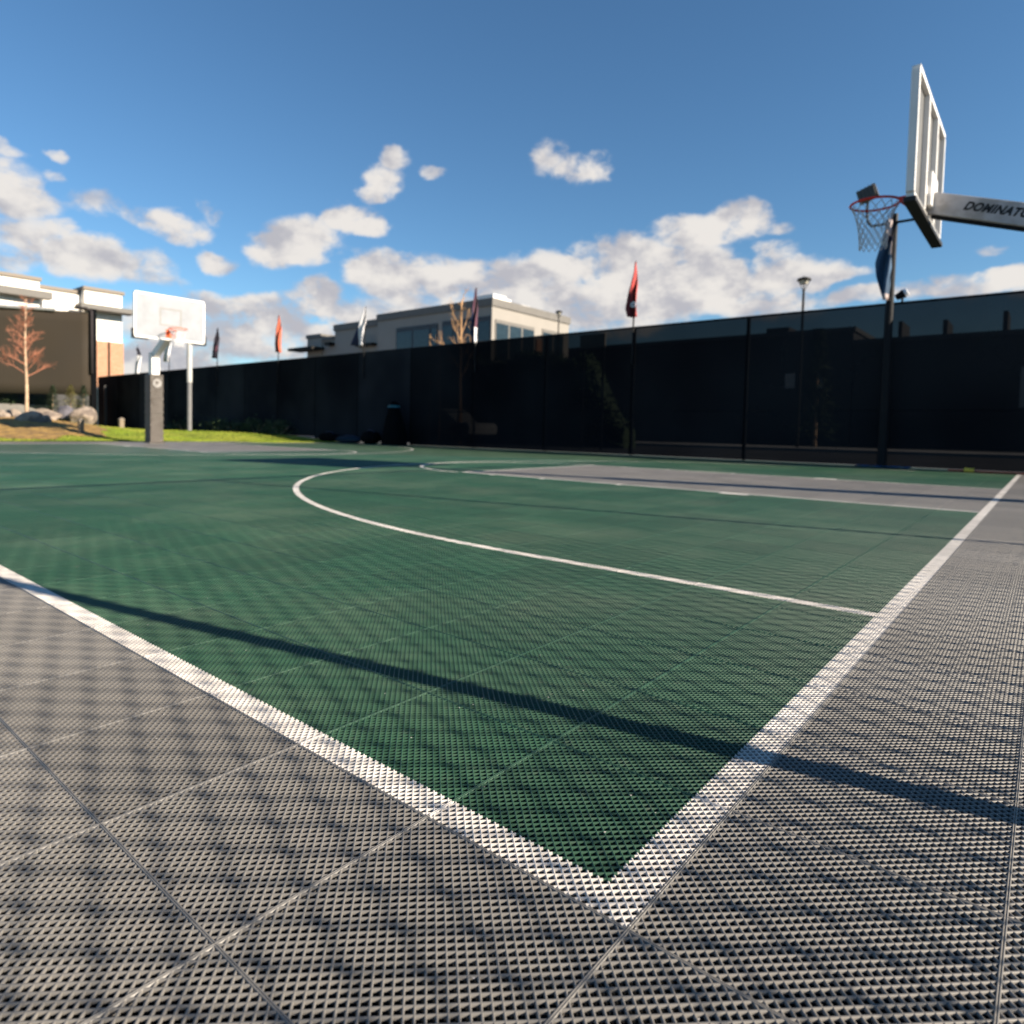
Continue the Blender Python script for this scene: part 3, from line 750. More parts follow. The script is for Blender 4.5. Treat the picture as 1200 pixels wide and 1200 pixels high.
rock('small dark boulder between two pale ones under the brown screen', 77, 487, 15, 15, 86, M_['rock_dark'], 17)
rock('pale square boulder behind the left bollard, rightmost of the row', 97, 488, 24, 17, 84, M_['rock'], 21)

def bare_tree(name, label, base, H, trunk_r, tm, bm_, nb, spread, seed, low=.3, up=.5, twigs=7, lean=0):
    rnd = random.Random(seed)
    t_ = thing(name, base, label, 'tree')
    B = Vector(base)
    tp = [B + Vector((lean * z * .02 + .02 * math.sin(z * 2), .02 * math.cos(z * 1.7), z)) for z in np.linspace(-.1, H, 10)]
    m = MB(); m.tube(tp, [trunk_r * (1 - .82 * i / 9) for i in range(10)], 8); m.build('trunk', tm, t_, smooth=True)
    br = MB()
    def limb(p, d, ln, r_, lev):
        pts = [p]; q = p; dd = d.normalized(); n_ = 4
        for i in range(n_):
            dd = (dd + Vector((rnd.gauss(0, .12), rnd.gauss(0, .12), .10 * up + rnd.gauss(0, .06)))).normalized(); q = q + dd * ln / n_; pts.append(q)
        br.tube(pts, [r_ * (1 - .75 * i / n_) for i in range(n_ + 1)], 5 if lev < 2 else 3, cap=False)
        if lev < 3:
            for _ in range([twigs, 5, 3][lev]):
                f_ = rnd.uniform(.2, 1); i = min(n_ - 1, int(f_ * n_)); s_ = pts[i].lerp(pts[i + 1], f_ * n_ - i)
                ax = (pts[i + 1] - pts[i]).normalized(); side = Vector((rnd.gauss(0, 1), rnd.gauss(0, 1), rnd.gauss(.2, .7))).normalized()
                limb(s_, ax * .75 + side * .65, ln * rnd.uniform(.35, .55), r_ * .5, lev + 1)
    for k_ in range(nb):
        f_ = low + (1 - low) * (k_ + rnd.random() * .6) / nb; z = H * f_; i = min(8, int(f_ * 9))
        p = tp[i].lerp(tp[i + 1], f_ * 9 - i) ; a_ = k_ * 2.4 + rnd.uniform(-.4, .4)
        ln = spread * (1.05 - .75 * (f_ - low) / (1 - low)) * rnd.uniform(.8, 1.15)
        limb(p, Vector((math.cos(a_), math.sin(a_), up)), ln, trunk_r * .34 * (1.1 - f_ * .5), 0)
    br.build('crown', bm_, t_)
    return t_
tb = gy(31, 491, 78.5)
tt = gy(31, 350, 78.5)
bare_tree('bare_tree', 'leafless reddish young tree standing among boulders before the brown screen', (tb.x, tb.y, tb.z), tt.z - tb.z, .062, M_['trunk'], M_['bark'], 26, .72, 5, low=.36, up=.6)

# orange-tan bare tree behind the screen fence
ob = gx(540, 400, 60)
bare_tree('bare_tree', 'leafless orange tan tree rising behind the fence before the pale building', (ob.x, ob.y, 0), gx(537, 352, 60).z, .115, M_['twig'], M_['twig'], 9, 1.6, 9, low=.44, up=1.35, twigs=3)
for (lbl, px, py, sd) in (('tall thin bundle of tan twigs showing over the fence below the navy windows', 504, 391, 31), ('short bundle of tan twigs showing over the fence next to the bare orange tree', 516, 399, 33)):
    q = gx(px, py, 58)
    bare_tree('bare_shrub', lbl, (q.x, q.y, 0), q.z, .05, M_['twig'], M_['twig'], 14, .32, sd, low=.5, up=2.2, twigs=4)['category'] = 'shrub'

def conifer(name, label, base, H, R, mt, seed, cat='tree', n=1100):
    rnd = random.Random(seed); t_ = thing(name, base, label, cat); B = Vector(base)
    m = MB(); m.tube([B - Vector((0, 0, .1)), B + Vector((0, 0, H))], [H * .018, .008], 6); m.build('trunk', M_['trunk'], t_)
    m = MB()
    for i in range(n):
        f_ = rnd.random() ** .8; z = H * (.08 + .92 * f_); a_ = rnd.random() * 6.283; lay = .75 + .25 * math.sin(z / H * 38)
        r_ = R * (1 - f_) ** .85 * lay * rnd.uniform(.25, 1); p = B + Vector((r_ * math.cos(a_), r_ * math.sin(a_), z - r_ * .25))
        d = Vector((math.cos(a_), math.sin(a_), rnd.uniform(-.5, .1))) * H * .055; w = Vector((-math.sin(a_), math.cos(a_), rnd.uniform(-.4, .4))) * H * .016
        m.add([p - w, p + w, p + d + w * .3, p + d - w * .3], [(0, 1, 2, 3)])
    m.build('crown', mt, t_); return t_
def shrub(name, label, base, R, H, mt, seed, n=700, group=None):
    rnd = random.Random(seed); t_ = thing(name, base, label, 'shrub', group); B = Vector(base)
    m = MB()
    for i in range(7):
        a_ = i * .9; m.tube([B, B + Vector((math.cos(a_) * R * .5, math.sin(a_) * R * .5, H * .7))], [.015, .006], 4)
    m.build('stem', M_['trunk'], t_)
    m = MB()
    cl_ = [(Vector((rnd.gauss(0, .38) * R, rnd.gauss(0, .38) * R, H * rnd.uniform(.3, .8))), rnd.uniform(.2, .45) * R) for _ in range(14)]
    for i in range(n):
        c, rr = rnd.choice(cl_); p = B + c + Vector((rnd.gauss(0, .6), rnd.gauss(0, .6), rnd.gauss(0, .5))) * rr
        if p.z < B.z: p.z = B.z + .02
        d = Vector((rnd.gauss(0, 1), rnd.gauss(0, 1), rnd.gauss(0, 1))).normalized() * .05; w = d.cross(Vector((rnd.gauss(0, 1), rnd.gauss(0, 1), rnd.gauss(0, 1)))).normalized() * .028
        m.add([p - d, p + w, p + d, p - w], [(0, 1, 2, 3)])
    m.build('foliage', mt, t_); return t_
q = gy(83, 486, 96); conifer('conifer', 'small yellowed conifer behind the boulders under the brown screen', (q.x, q.y, q.z), gy(83, 459, 96).z - q.z + .3, .55, M_['needle_y'], 2)
q = gy(62, 488, 98); conifer('conifer', 'small dark conifer left of the yellowed one under the brown screen', (q.x, q.y, q.z), gy(62, 458, 98).z - q.z + .25, .5, M_['needle'], 4)
q = gy(98, 488, 99); conifer('conifer', 'small dark conifer right of the yellowed one beside the fence end', (q.x, q.y, q.z), gy(98, 458, 99).z - q.z + .25, .5, M_['needle'], 6)
shr = [('low dark shrub at the fence foot right beside the two tone post', 216, 506), ('low dark shrub at the fence foot a little right of the two tone post', 254, 506), ('wide dark shrub in the middle of the lawn edge under the fence', 275, 507), ('dark shrub at the fence foot below the orange red flag', 300, 509), ('dark shrub under the fence nearest to the row of bags', 328, 511)]
for i, (lb, px, py) in enumerate(shr):
    q = gx(px, py, FX - 1.3); shrub('shrub', lb, (q.x, q.y, hgt(FX - 1.3, q.y / T) - .02), .75, .55 + .1 * (i % 2), M_['leaf'], 40 + i, group='shrubs along the fence foot')

# bollard lights on the lawn
for lb, px, pyb, pyt, Y in (('short wooden bollard on the mulch slope before the square boulder', 95, 510, 491, 67), ('short wooden bollard on the lawn left of the far hoop pole', 142, 503, 490, 80)):
    b_, t2 = gy(px, pyb, Y), gy(px, pyt, Y); k_ = (b_ - Vector(CAM)).length / F_PX; hw_ = k_ * 2.3
    o = thing('bollard', (b_.x, b_.y, b_.z), lb, 'bollard', 'bollards on the lawn')
    m = MB(); m.bb(b_.x - hw_, b_.x + hw_, b_.y - hw_, b_.y + hw_, b_.z - .3, t2.z - .07); m.build('shaft', M_['wood'], o, bevel=.01)
    m = MB(); m.prism([(b_.x - hw_ * 1.1, t2.z - .069), (b_.x + hw_ * 1.1, t2.z - .069), (b_.x + hw_ * 1.1, t2.z - .03), (b_.x, t2.z + .02), (b_.x - hw_ * 1.1, t2.z - .03)], 'y', b_.y - hw_ * 1.1, b_.y + hw_ * 1.1); m.build('cap', M_['cap'], o)

# ------------------------------------------------------------------ left building (facade faces the sun, runs along X)
YB_ = 137.0
def A(px, py): return gy(px, py, YB_)
yb = YB_ * T
lb = thing('building', (A(60, 400).x, yb, 0), 'white stucco building with stepped parapet and brick base at the left edge', 'building')
xl, x1, x2, xr = A(-260, 300).x, A(46, 330).x, A(99, 343).x, A(143, 350).x
zt1, zt2, zt3 = A(30, 327).z, A(72, 339.5).z, A(120, 342.5).z
zcan = A(130, 365).z; zbr = A(130, 401).z
m = MB(); m.bb(xl, x1, yb, yb + 14, zbr, zt1); m.bb(x1, x2, yb + .6, yb + 14, zbr, zt2); m.bb(x2, xr, yb, yb + 14, zbr, zt3); m.build('wall', M_['stucco'], lb)
m = MB(); m.bb(xl, xr + .06, yb - .08, yb + 14, -.2, zbr - .003); m.build('brick_base', M_['brick'], lb)
m = MB(); m.tube([(A(127, 420).x, yb - .13, 0), (A(127, 420).x, yb - .13, zbr)], .05, 8); m.build('downpipe', M_['dark_metal'], lb)
m = MB()
for (a_, b_, z, y0) in ((xl, x1 + .1, zt1, yb - .12), (x1 + .11, x2 - .11, zt2, yb + .48), (x2 - .1, xr + .12, zt3, yb - .12)): m.bb(a_, b_, y0, yb + 14, z, z + .2)
m.build('coping', M_['cap'], lb)
m = MB(); m.bb(A(88, 365).x, A(151, 367).x, yb - 1.0, yb - .002, zcan - .14, zcan + .14)
zc2 = A(40, 346).z; m.bb(xl, A(57, 350).x, yb - .7, yb - .004, zc2 - .2, zc2 + .2); m.build('canopy', M_['cornice'], lb)
for i in range(4):
    xa_ = xl + 3 + i * 4.5
    m = MB(); m.bb(xa_, xa_ + 2.8, yb - .12, yb - .083, .3, 2.7); w_ = m.build('window', M_['frame'], lb)
    m = MB()
    for k_ in range(2): m.bb(xa_ + .1 + k_ * 1.35, xa_ + 1.35 + k_ * 1.35, yb - .135, yb - .1225, .4, 2.6)
    o = m.build('pane', M_['glass'], None); o.parent = w_

# large brown screen on a pipe frame
SY = 112
sl, sr_ = gy(-170, 410, SY), gy(106, 410, SY)
zt_, zb_ = gy(60, 360, SY).z, gy(60, 461, SY).z
sc = thing('shade_screen', (sr_.x, sr_.y, 0), 'huge flat brown fabric screen on a grey pipe frame beside the bare tree', 'screen')
dirv = Vector((sr_.x - sl.x, -6.0, 0)); 
pl0 = Vector((sr_.x, sr_.y, 0)) - dirv; pr0 = Vector((sr_.x, sr_.y, 0))
rows = []
for j in range(9):
    z = zb_ + (zt_ - zb_) * j / 8
    rows.append([(pl0.x + dirv.x * i / 24, pl0.y + dirv.y * i / 24 + .04 * math.sin(i * .8) * math.sin(j * .5), z + .0) for i in range(25)])
m = MB(); m.grid(rows); o = m.build('fabric_panel', M_['screen_brown'], sc, smooth=True); o.modifiers.new('thickness', 'SOLIDIFY').thickness = .02
m = MB(); n_ = dirv.normalized(); off = Vector((0, -.12, 0))
m.tube([pr0 + off + Vector((.02, 0, gy(107, 438, SY).z)), pr0 + off + Vector((.02, 0, zt_ + .05)), pr0 + off + Vector((-.2, .02, zt_ + .16)), pr0 + off - n_ * .75 + Vector((0, 0, zt_ + .18))], .07, 10); m.build('corner_pipe', mat('dull_purple_grey_paint', (.035, .03, .032), .8, spec=.1), sc, smooth=True)
m = MB(); m.tube([pl0 + off + Vector((0, 0, zt_ + .1)), pr0 + off - n_ * 1.6 + Vector((0, 0, zt_ + .02))], .085, 8); m.build('top_pipe', M_['grey_metal'], sc)
m = MB(); m.bb(pr0.x + .03, pr0.x + .30, pr0.y + .02, pr0.y + .3, -.1, zt_ + .2); m.build('steel_column', M_['black_cloth'], sc)
m = MB(); m.bb(pl0.x + .5, pl0.x + .9, pl0.y + .1, pl0.y + .5, -.1, zt_); m.build('steel_column', M_['black_metal'], sc)
q0, q1 = gy(-150, 480, 124), gy(108, 480, 124)  # dark ribbed panel added in place of the deep shade below the screen
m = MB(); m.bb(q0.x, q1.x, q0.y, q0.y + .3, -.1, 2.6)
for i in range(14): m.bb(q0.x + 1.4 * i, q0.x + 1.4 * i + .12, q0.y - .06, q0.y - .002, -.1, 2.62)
tag(m.build('shade_stand_in', M_['dark_wall'], loc=(q0.x, q0.y, 0)), 'dark ribbed panel added to stand in for the shade under the brown screen', 'wall')
for lb_, px, w_ in (('pale square planter under the brown screen left of the tree trunk', 12, 1.2), ('pale grey planter under the brown screen just right of the tree trunk', 44, 1.0)):
    q = gy(px, 478, 121); o = thing('planter', (q.x, q.y, 0), lb_, 'planter', 'planters by the dark wall')
    m = MB(); m.prism([(q.x - w_ * .45, 0), (q.x + w_ * .45, 0), (q.x + w_ * .5, 1.35), (q.x - w_ * .5, 1.35)], 'y', q.y - .35, q.y + .35); m.build('tub', mat('planter_concrete', (.16, .15, .14), .9), o, bevel=.03)
    m = MB(); rnd = random.Random(px)
    for i in range(260):
        p_ = Vector((q.x + rnd.gauss(0, .28) * w_, q.y + rnd.gauss(0, .2), 1.36 + abs(rnd.gauss(0, .25)))); d = Vector((rnd.gauss(0, 1), rnd.gauss(0, 1), rnd.gauss(.4, 1))).normalized() * .14; w2 = d.orthogonal().normalized() * .03
        m.add([p_ - w2, p_ + w2, p_ + d + w2 * .2, p_ + d - w2 * .2], [(0, 1, 2, 3)])
    m.build('foliage', M_['leaf'], o)
# tall dark hedge between the fence and the pale building
HX = 70.0
h0, h1 = gx(742, 400, HX), gx(400, 420, HX)
hd = thing('hedge', (HX * T, h0.y, 0), 'tall dark hedge dimly seen through the fence under the pale building', 'hedge')
rnd = random.Random(77); m = MB(); rows = []
nY = 60
def hz(t): return (3.75 + .18 * math.sin(t * 31) + .12 * math.sin(t * 73 + 1)) * (.22 + .78 * sstep(0, .12, t))
for k_ in range(nY + 1):
    t = k_ / nY; yy_ = h0.y + (h1.y - h0.y) * t; zt = hz(t) - .15
    rows.append([(HX * T - .5 + rnd.uniform(-.08, .08), yy_, -.1), (HX * T - .55 + rnd.uniform(-.1, .1), yy_, zt * .5), (HX * T - .4 + rnd.uniform(-.1, .1), yy_, zt), (HX * T + .4, yy_, zt), (HX * T + .5, yy_, -.1)])
m.grid(rows); m.add([rows[0][i] for i in range(5)] + [rows[-1][i] for i in range(5)], [(0, 1, 2, 3, 4), (5, 6, 7, 8, 9)]); m.build('stems', M_['leaf'], hd)
m = MB()
for i in range(6000):
    t = rnd.random(); z = rnd.random() ** .7 * hz(t); fr = rnd.random() < .75
    p_ = Vector((HX * T + (-.55 - abs(rnd.gauss(0, .1)) if fr else rnd.uniform(-.5, .5)), h0.y + (h1.y - h0.y) * t, z if fr else hz(t) - .1 + rnd.gauss(0, .08)))
    d = Vector((rnd.gauss(0, 1), rnd.gauss(0, 1), rnd.gauss(0, 1))).normalized() * .11; w2 = d.orthogonal().normalized() * .06
    m.add([p_ - d, p_ + w2, p_ + d, p_ - w2], [(0, 1, 2, 3)])
m.build('foliage', M_['leaf'], hd)
a_, b_ = gx(680, 393, 58), gx(709, 406, 58)  # pale board on posts, added in place of a sunlit piece of wall
sb = thing('lit_wall_board', (58 * T, a_.y, 0), 'small pale board standing in for a sunlit piece of wall dimly seen through the fence right of the pale building', 'wall stand-in')
m = MB(); m.bb(58 * T, 58 * T + .05, b_.y, a_.y, b_.z, a_.z); m.build('board', mat('pale_tan_board', (.5, .44, .36), .8), sb)
for yy_ in (a_.y - .1, b_.y + .1):
    m = MB(); m.bb(58 * T + .06, 58 * T + .12, yy_ - .03, yy_ + .03, -.1, a_.z); m.build('post', M_['black_metal'], sb)
# ------------------------------------------------------------------ centre building
XB = 110.0
def C_(px, py): return gx(px, py, XB)
cc = C_(577, 349); xb = XB * T; yc = cc.y; ztop = cc.z
ysl, ysl2 = C_(443, 368).y, C_(390, 376).y
xr_ = gy(667, 372, yc / T).x
cb_ = thing('building', (xb, yc, 0), 'pale two storey flat roofed building with dark windows rising behind the middle of the fence', 'building')
m = MB(); m.bb(xb, xr_, yc, ysl, -.1, ztop - .55); m.bb(xb + .25, xr_, ysl + .003, ysl2, -.1, ztop - .85)
m.build('wall', M_['cream'], cb_)
m = MB(); m.bb(xb - .1, xr_ + .1, yc - .1, ysl + .1, ztop - .547, ztop); m.bb(xb + .13, xr_ - .1, ysl + .103, ysl2 + .1, ztop - .847, ztop - .3); m.build('cornice', M_['cornice'], cb_)
ylo0, ylo1 = C_(358, 400).y, C_(375, 400).y
z1_, z2_ = C_(366, 396).z, C_(383, 398).z
m = MB(); m.bb(xb + .3, xr_ - 3, ysl2 + .003, ylo1, -.1, z2_); m.bb(xb + .2, xr_ - 3, ylo1 + .003, ylo0, -.1, z1_); m.build('side_wing', M_['cream'], cb_)
m = MB(); m.bb(xb + .15, xr_ - 3.1, ysl2 + .103, ylo1 - .003, z2_ + .003, z2_ + .3); m.bb(xb + .1, xr_ - 3.1, ylo1 + .05, ylo0 + .1, z1_ + .003, z1_ + .33); m.build('wing_coping', M_['cornice'], cb_)
zc_ = C_(365, 410).z
m = MB(); m.bb(xb - 1.2, xb + .19, C_(378, 410).y, C_(350, 412).y, zc_ - .12, zc_ + .12); m.bb(xb - .3, xb + .29, C_(389, 406).y, C_(383, 406).y, zc_ + .2, zc_ + .5)
m.bb(xb - .3, xb + .24, ysl + .4, ysl + 2.6, C_(430, 404).z - .1, C_(430, 404).z + .1); m.build('canopy', M_['dark_metal'], cb_)
def win_x(pl_, pr__, ptop, h_, panes):
    y1_, y0_ = C_(pl_, ptop).y, C_(pr__, ptop).y; zt = C_((pl_ + pr__) / 2, ptop).z
    m = MB(); m.bb(xb - .06, xb - .003, y0_, y1_, zt - h_, zt); w_ = m.build('window', M_['frame'], cb_)
    m = MB(); pw = (y1_ - y0_) / panes
    for k in range(panes): m.bb(xb - .075, xb - .063, y0_ + k * pw + .1, y0_ + (k + 1) * pw - .1, zt - h_ + .1, zt - .35)
    o = m.build('pane', M_['glass'], None); o.parent = w_
win_x(465, 505, 382.5, 3.2, 2); win_x(505.5, 513.5, 379.5, 3.2, 1); win_x(519, 576, 373.5, 3.2, 4)
ya_ = yc / T
def win_y(pl_, pr__, ptop, h_, panes):
    x0_, x1_ = gy(pl_, ptop, ya_).x, gy(pr__, ptop, ya_).x; zt = gy((pl_ + pr__) / 2, ptop, ya_).z
    m = MB(); m.bb(x0_, x1_, yc - .06, yc - .003, zt - h_, zt); w_ = m.build('window', M_['cornice'], cb_)
    m = MB(); pw = (x1_ - x0_) / panes
    for k in range(panes): m.bb(x0_ + k * pw + .1, x0_ + (k + 1) * pw - .1, yc - .075, yc - .063, zt - h_ + .1, zt - .25)
    o = m.build('pane', M_['glass'], None); o.parent = w_
win_y(580, 626, 379, 3.0, 3); win_y(635, 660, 388, 3.0, 2)
x0_, x1_ = gy(628, 386, ya_).x, gy(634, 386, ya_).x
m = MB(); m.bb(x0_, x1_, yc - .12, yc - .003, ztop - 5.5, ztop - 2.3); m.build('brick_pier', M_['brick'], cb_)
for (px, py, w_, h_, d_) in ((562, 347, 1.5, .42, 1.5), (603, 354, 1.1, .4, 1.4), (628, 361, .9, .3, 1.2)):
    if px < 577: q = C_(px, py); c3 = (xb + 1.4, q.y, ztop + h_ / 2 + .05)
    else: q = gy(px, py, ya_); c3 = (q.x, yc + 1.4, ztop + h_ / 2 + .05)
    m = MB(); m.box(c3, (d_, w_, h_)); m.box((c3[0], c3[1], c3[2] + h_ / 2 + .04), (d_ * .5, w_ * .5, .07)); m.build('rooftop_unit', M_['white_metal'], cb_, bevel=.03)

# ------------------------------------------------------------------ far right: dark buildings and lamps seen over and through the mesh
XD = 150.0
def D(px, py): return gx(px, py, XD)
def dark(name, label, pl_, pr__, ptop, dep, holes=(), boxes=()):
    a, b = D(pl_, ptop), D(pr__, ptop); xd = XD * T; z = D((pl_ + pr__) / 2, ptop).z
    o = thing(name, (xd, b.y, 0), label, 'building')
    m = MB(); m.bb(xd, xd + dep, b.y, a.y, -.1, z - .3); m.build('wall', M_['dark_wall'], o)
    m = MB(); m.bb(xd - .15, xd + dep + .15, b.y - .15, a.y + .15, z - .297, z); m.build('roof', M_['roof'], o)
    for (l_, r_, t_, bt) in boxes:
        p0, p1 = D(l_, t_), D(r_, bt); m = MB(); m.bb(xd + 1, xd + 4, p1.y, p0.y, z + .003, D((l_ + r_) / 2, t_).z); m.build('rooftop_unit', M_['dark_wall'], o)
    for (l_, r_, t_, bt) in holes:
        p0, p1 = D(l_, t_), D(r_, bt); m = MB(); m.bb(xd - .05, xd - .003, p1.y, p0.y, p1.z, p0.z); w_ = m.build('window', M_['frame'], o)
        m = MB(); m.bb(xd - .07, xd - .053, p1.y + .15, p0.y - .15, p1.z + .12, p0.z - .12); q = m.build('pane', M_['stucco'], None); q.parent = w_  # pale pane colour stands in for the sunlit view through the opening
dark('building', 'long dark low building dimly seen through the fence left of the light pole', 630, 1000, 397, 14, [(918, 934, 436, 457), (955, 967, 436, 457)], [(893, 919, 382, 397), (935, 962, 397, 401)])
dark('building', 'dark building dimly seen through the fence right of the light pole', 1003, 1420, 385, 16, [(1193, 1240, 428, 480)], [(1103, 1108, 372, 382), (1050, 1054, 374, 386), (1175, 1180, 361, 380)])
q = D(985, 470)
conifer('conifer', 'spruce tip showing above the dark roofs through the fence', (q.x - 6, q.y, 0), gx(985, 384, XD - 18).z, 1.5, M_['needle'], 12)
def lamp(label, px, ptop, X, w):
    a = gx(px, ptop, X)
    o = thing('street_lamp', (a.x, a.y, 0), label, 'street lamp', 'street lamps beyond the fence')
    m = MB(); m.tube([(a.x, a.y, -.05), (a.x, a.y, a.z - .55 * w)], [.075 * w, .05 * w], 10); m.build('pole', M_['dark_metal'], o)
    m = MB()
    for k in range(4):
        t = k * 1.571 + .5; m.tube([(a.x + .04 * math.cos(t), a.y + .04 * math.sin(t), a.z - .55 * w), (a.x + .24 * w * math.cos(t), a.y + .24 * w * math.sin(t), a.z - .13 * w)], .016, 4)
    m.build('bracket', M_['dark_metal'], o)
    m = MB(); m.tube([(a.x, a.y, a.z - .14 * w), (a.x, a.y, a.z - .06 * w), (a.x, a.y, a.z + .02 * w)], [.29 * w, .27 * w, .07 * w], 16); m.build('lamp_head', M_['dark_metal'], o)
    m = MB(); m.tube([(a.x, a.y, a.z - .3 * w), (a.x, a.y, a.z - .141 * w)], [.13 * w, .2 * w], 12); m.build('lens', M_['lens'], o)
lamp('tall street lamp against the clouds behind the fence left of the light pole', 942.5, 325, 95, 1.0)
lamp('small street lamp before the end wall of the pale building', 655, 364, 88, .62)

def car(label, px, X, paint, tall, yaw=math.pi / 2):
    c = gx(px, 515, X)
    o = thing('parked_car', (c.x, c.y, 0), label, 'car', None)
    R_ = Matrix.Rotation(yaw, 3, 'Z')
    def put(m, nm, mt, par=o, **k):
        m.v = [tuple(R_ @ Vector(q) + Vector(c.xy.to_3d())) for q in m.v]; q = m.build(nm, mt, None, **k); q.parent = par
        if par is o: q.location = -Vector(o.location)
        return q
    hb, hr = (.95, 1.75) if tall else (.85, 1.42)
    m = MB(); m.prism([(-2.25, .35), (-2.3, .7), (-2.15, hb), (2.0 if not tall else 2.25, hb + .02), (2.3, .8), (2.28, .35), (1.8, .28), (-1.8, .28)], 'y', -.9, .9); put(m, 'body', paint, bevel=.08)
    m = MB(); m.prism([(-1.3, hb + .003), (-.6, hr), (1.2 if not tall else 1.9, hr), (1.9 if not tall else 2.2, hb + .003)], 'y', -.76, .76); cab = put(m, 'cabin', paint, bevel=.06)
    for s_ in (-1, 1):
        m = MB(); m.prism([(-1.05, hb + .06), (-.55, hr - .1), (1.05, hr - .1), (1.45, hb + .06)], 'y', s_ * .763, s_ * .775); put(m, 'side_window', M_['glass'], cab)
    for sx in (-1.4, 1.4):
        for sy in (-.82, .82):
            m = MB(); m.tube([(sx, sy - .11, .33), (sx, sy + .11, .33)], .33, 20); w_ = put(m, 'wheel', M_['rubber'])
            m = MB(); m.tube([(sx, sy - .118, .33), (sx, sy + .118, .33)], .2, 14); put(m, 'rim', M_['hub'], w_)
car('silver car parked behind the fence below the bare orange tree', 520, 62, M_['car_silver'], False)

# ------------------------------------------------------------------ daylight
EL = math.radians(23.5); AZ = math.radians(102.7)               # shadows run along AZ on the ground
sd = Vector((-math.cos(AZ) * math.cos(EL), -math.sin(AZ) * math.cos(EL), math.sin(EL)))
ld = bpy.data.lights.new('sun', 'SUN'); ld.energy = 5.0; ld.angle = math.radians(0.53); ld.color = (1.0, 0.87, 0.70)
lo = bpy.data.objects.new('sun', ld); col.objects.link(lo); lo.rotation_euler = (-sd).to_track_quat('-Z', 'Y').to_euler()
lo.location = (0, 0, 30)
w = bpy.data.worlds.new('World'); scene.world = w; w.use_nodes = True; nt = w.node_tree
bg = nt.nodes['Background']
sky = nt.nodes.new('ShaderNodeTexSky'); sky.sky_type = 'NISHITA'; sky.sun_disc = False; sky.sun_elevation = EL
sky.sun_rotation = math.atan2(sd.x, sd.y); sky.altitude = 200; sky.air_density = 1.0; sky.dust_density = 0.0; sky.ozone_density = 2.2
tc = nt.nodes.new('ShaderNodeTexCoord').outputs['Generated']
sp = nt.nodes.new('ShaderNodeSeparateXYZ'); nt.links.new(tc, sp.inputs[0])
dx, dy, dz = (X_(nt, sp.outputs[i]) for i in range(3))
azn = dx.op('ARCTAN2', dy); eln = dz.op('ARCSINE')
def azel(px, py):
    d = ray(px, py); d = d / np.linalg.norm(d); return math.atan2(d[0], d[1]), math.asin(d[2])
CL = [  # cloud masses: direction (through the lens model), half width, half height, weight
    (12, 222, 52, 34, .9), (20, 285, 44, 34, .85), (100, 304, 52, 30, 1), (62, 268, 22, 18, .7), (4, 175, 28, 12, .75), (62, 180, 14, 9, .7), (60, 203, 15, 9, .7),
    (205, 262, 52, 18, .85), (252, 243, 26, 14, .8), (255, 302, 26, 16, .85), (158, 253, 28, 14, .6), (172, 312, 34, 26, .75), (105, 235, 44, 18, .6), (205, 330, 26, 12, .5),
    (352, 284, 52, 30, 1), (415, 258, 40, 20, 1), (322, 296, 30, 24, .9), (455, 320, 52, 30, .95), (500, 330, 50, 36, .8), (430, 318, 34, 20, .8),
    (452, 215, 30, 20, .8), (470, 190, 20, 18, .8), (434, 230, 22, 10, .9), (521, 205, 20, 10, .7),
    (664, 202, 46, 24, .8), (637, 184, 22, 24, .8), (705, 188, 24, 12, .6), (690, 205, 22, 12, .6),
    (300, 365, 84, 24, .85), (372, 350, 36, 24, 1), (325, 398, 125, 30, .95), (235, 350, 44, 16, .75), (200, 385, 66, 32, .85), (450, 385, 85, 34, .9), (180, 425, 100, 26, .9),
    (575, 325, 56, 24, .95), (640, 318, 60, 26, .9), (690, 298, 34, 20, .75), (740, 318, 46, 40, 1), (728, 300, 26, 24, .9), (795, 312, 60, 26, .9), (826, 275, 62, 22, .9), (872, 254, 36, 20, 1), (905, 266, 26, 10, .7),
    (600, 362, 105, 32, .95), (720, 358, 115, 38, 1), (850, 340, 100, 36, .95), (945, 320, 60, 22, .9), (906, 296, 42, 14, .7), (915, 356, 70, 26, .75), (990, 320, 44, 10, .75),
    (1120, 338, 92, 14, .9), (1190, 326, 50, 15, .9), (1020, 346, 50, 12, .85), (1168, 294, 26, 8, .6), (1300, 330, 120, 30, .9), (-90, 300, 80, 50, .8), (1420, 360, 150, 40, .8), (-250, 360, 150, 50, .8),
]
vm = nt.nodes.new('ShaderNodeVectorMath'); vm.operation = 'MULTIPLY'; nt.links.new(tc, vm.inputs[0]); vm.inputs[1].default_value = (1, 1, 1.55)
ov = nt.nodes.new('ShaderNodeVectorMath'); ov.operation = 'ADD'; nt.links.new(vm.outputs[0], ov.inputs[0]); ov.inputs[1].default_value = (sd.x * .03, sd.y * .03, .05)
cwarp = noise(nt, vm.outputs[0], 7.0, 5, .55); cwarp2 = noise(nt, ov.outputs[0], 7.6, 5, .55)
az2 = azn + (cwarp - .5) * .11; el2 = eln + (cwarp2 - .5) * .06
dens = None
for (px, py, rx, ry, wt) in CL:
    a0, e0 = azel(px, py); a1, _ = azel(px + rx, py); a2, _ = azel(px - rx, py); _, e1 = azel(px, py - ry); _, e2 = azel(px, py + ry)
    hx, hy = abs(a1 - a2) * .42, abs(e1 - e2) * .42
    q = (((az2 - a0) * (1 / hx)).op('POWER', 2) + ((el2 - e0) * (1 / hy)).op('POWER', 2)).smooth(0.0, 2.6, wt, 0.0)
    dens = q if dens is None else dens.max(q) + dens.min(q) * 0.22
wv = nt.nodes.new('ShaderNodeTexNoise'); wv.inputs['Scale'].default_value = 14; wv.inputs['Detail'].default_value = 4
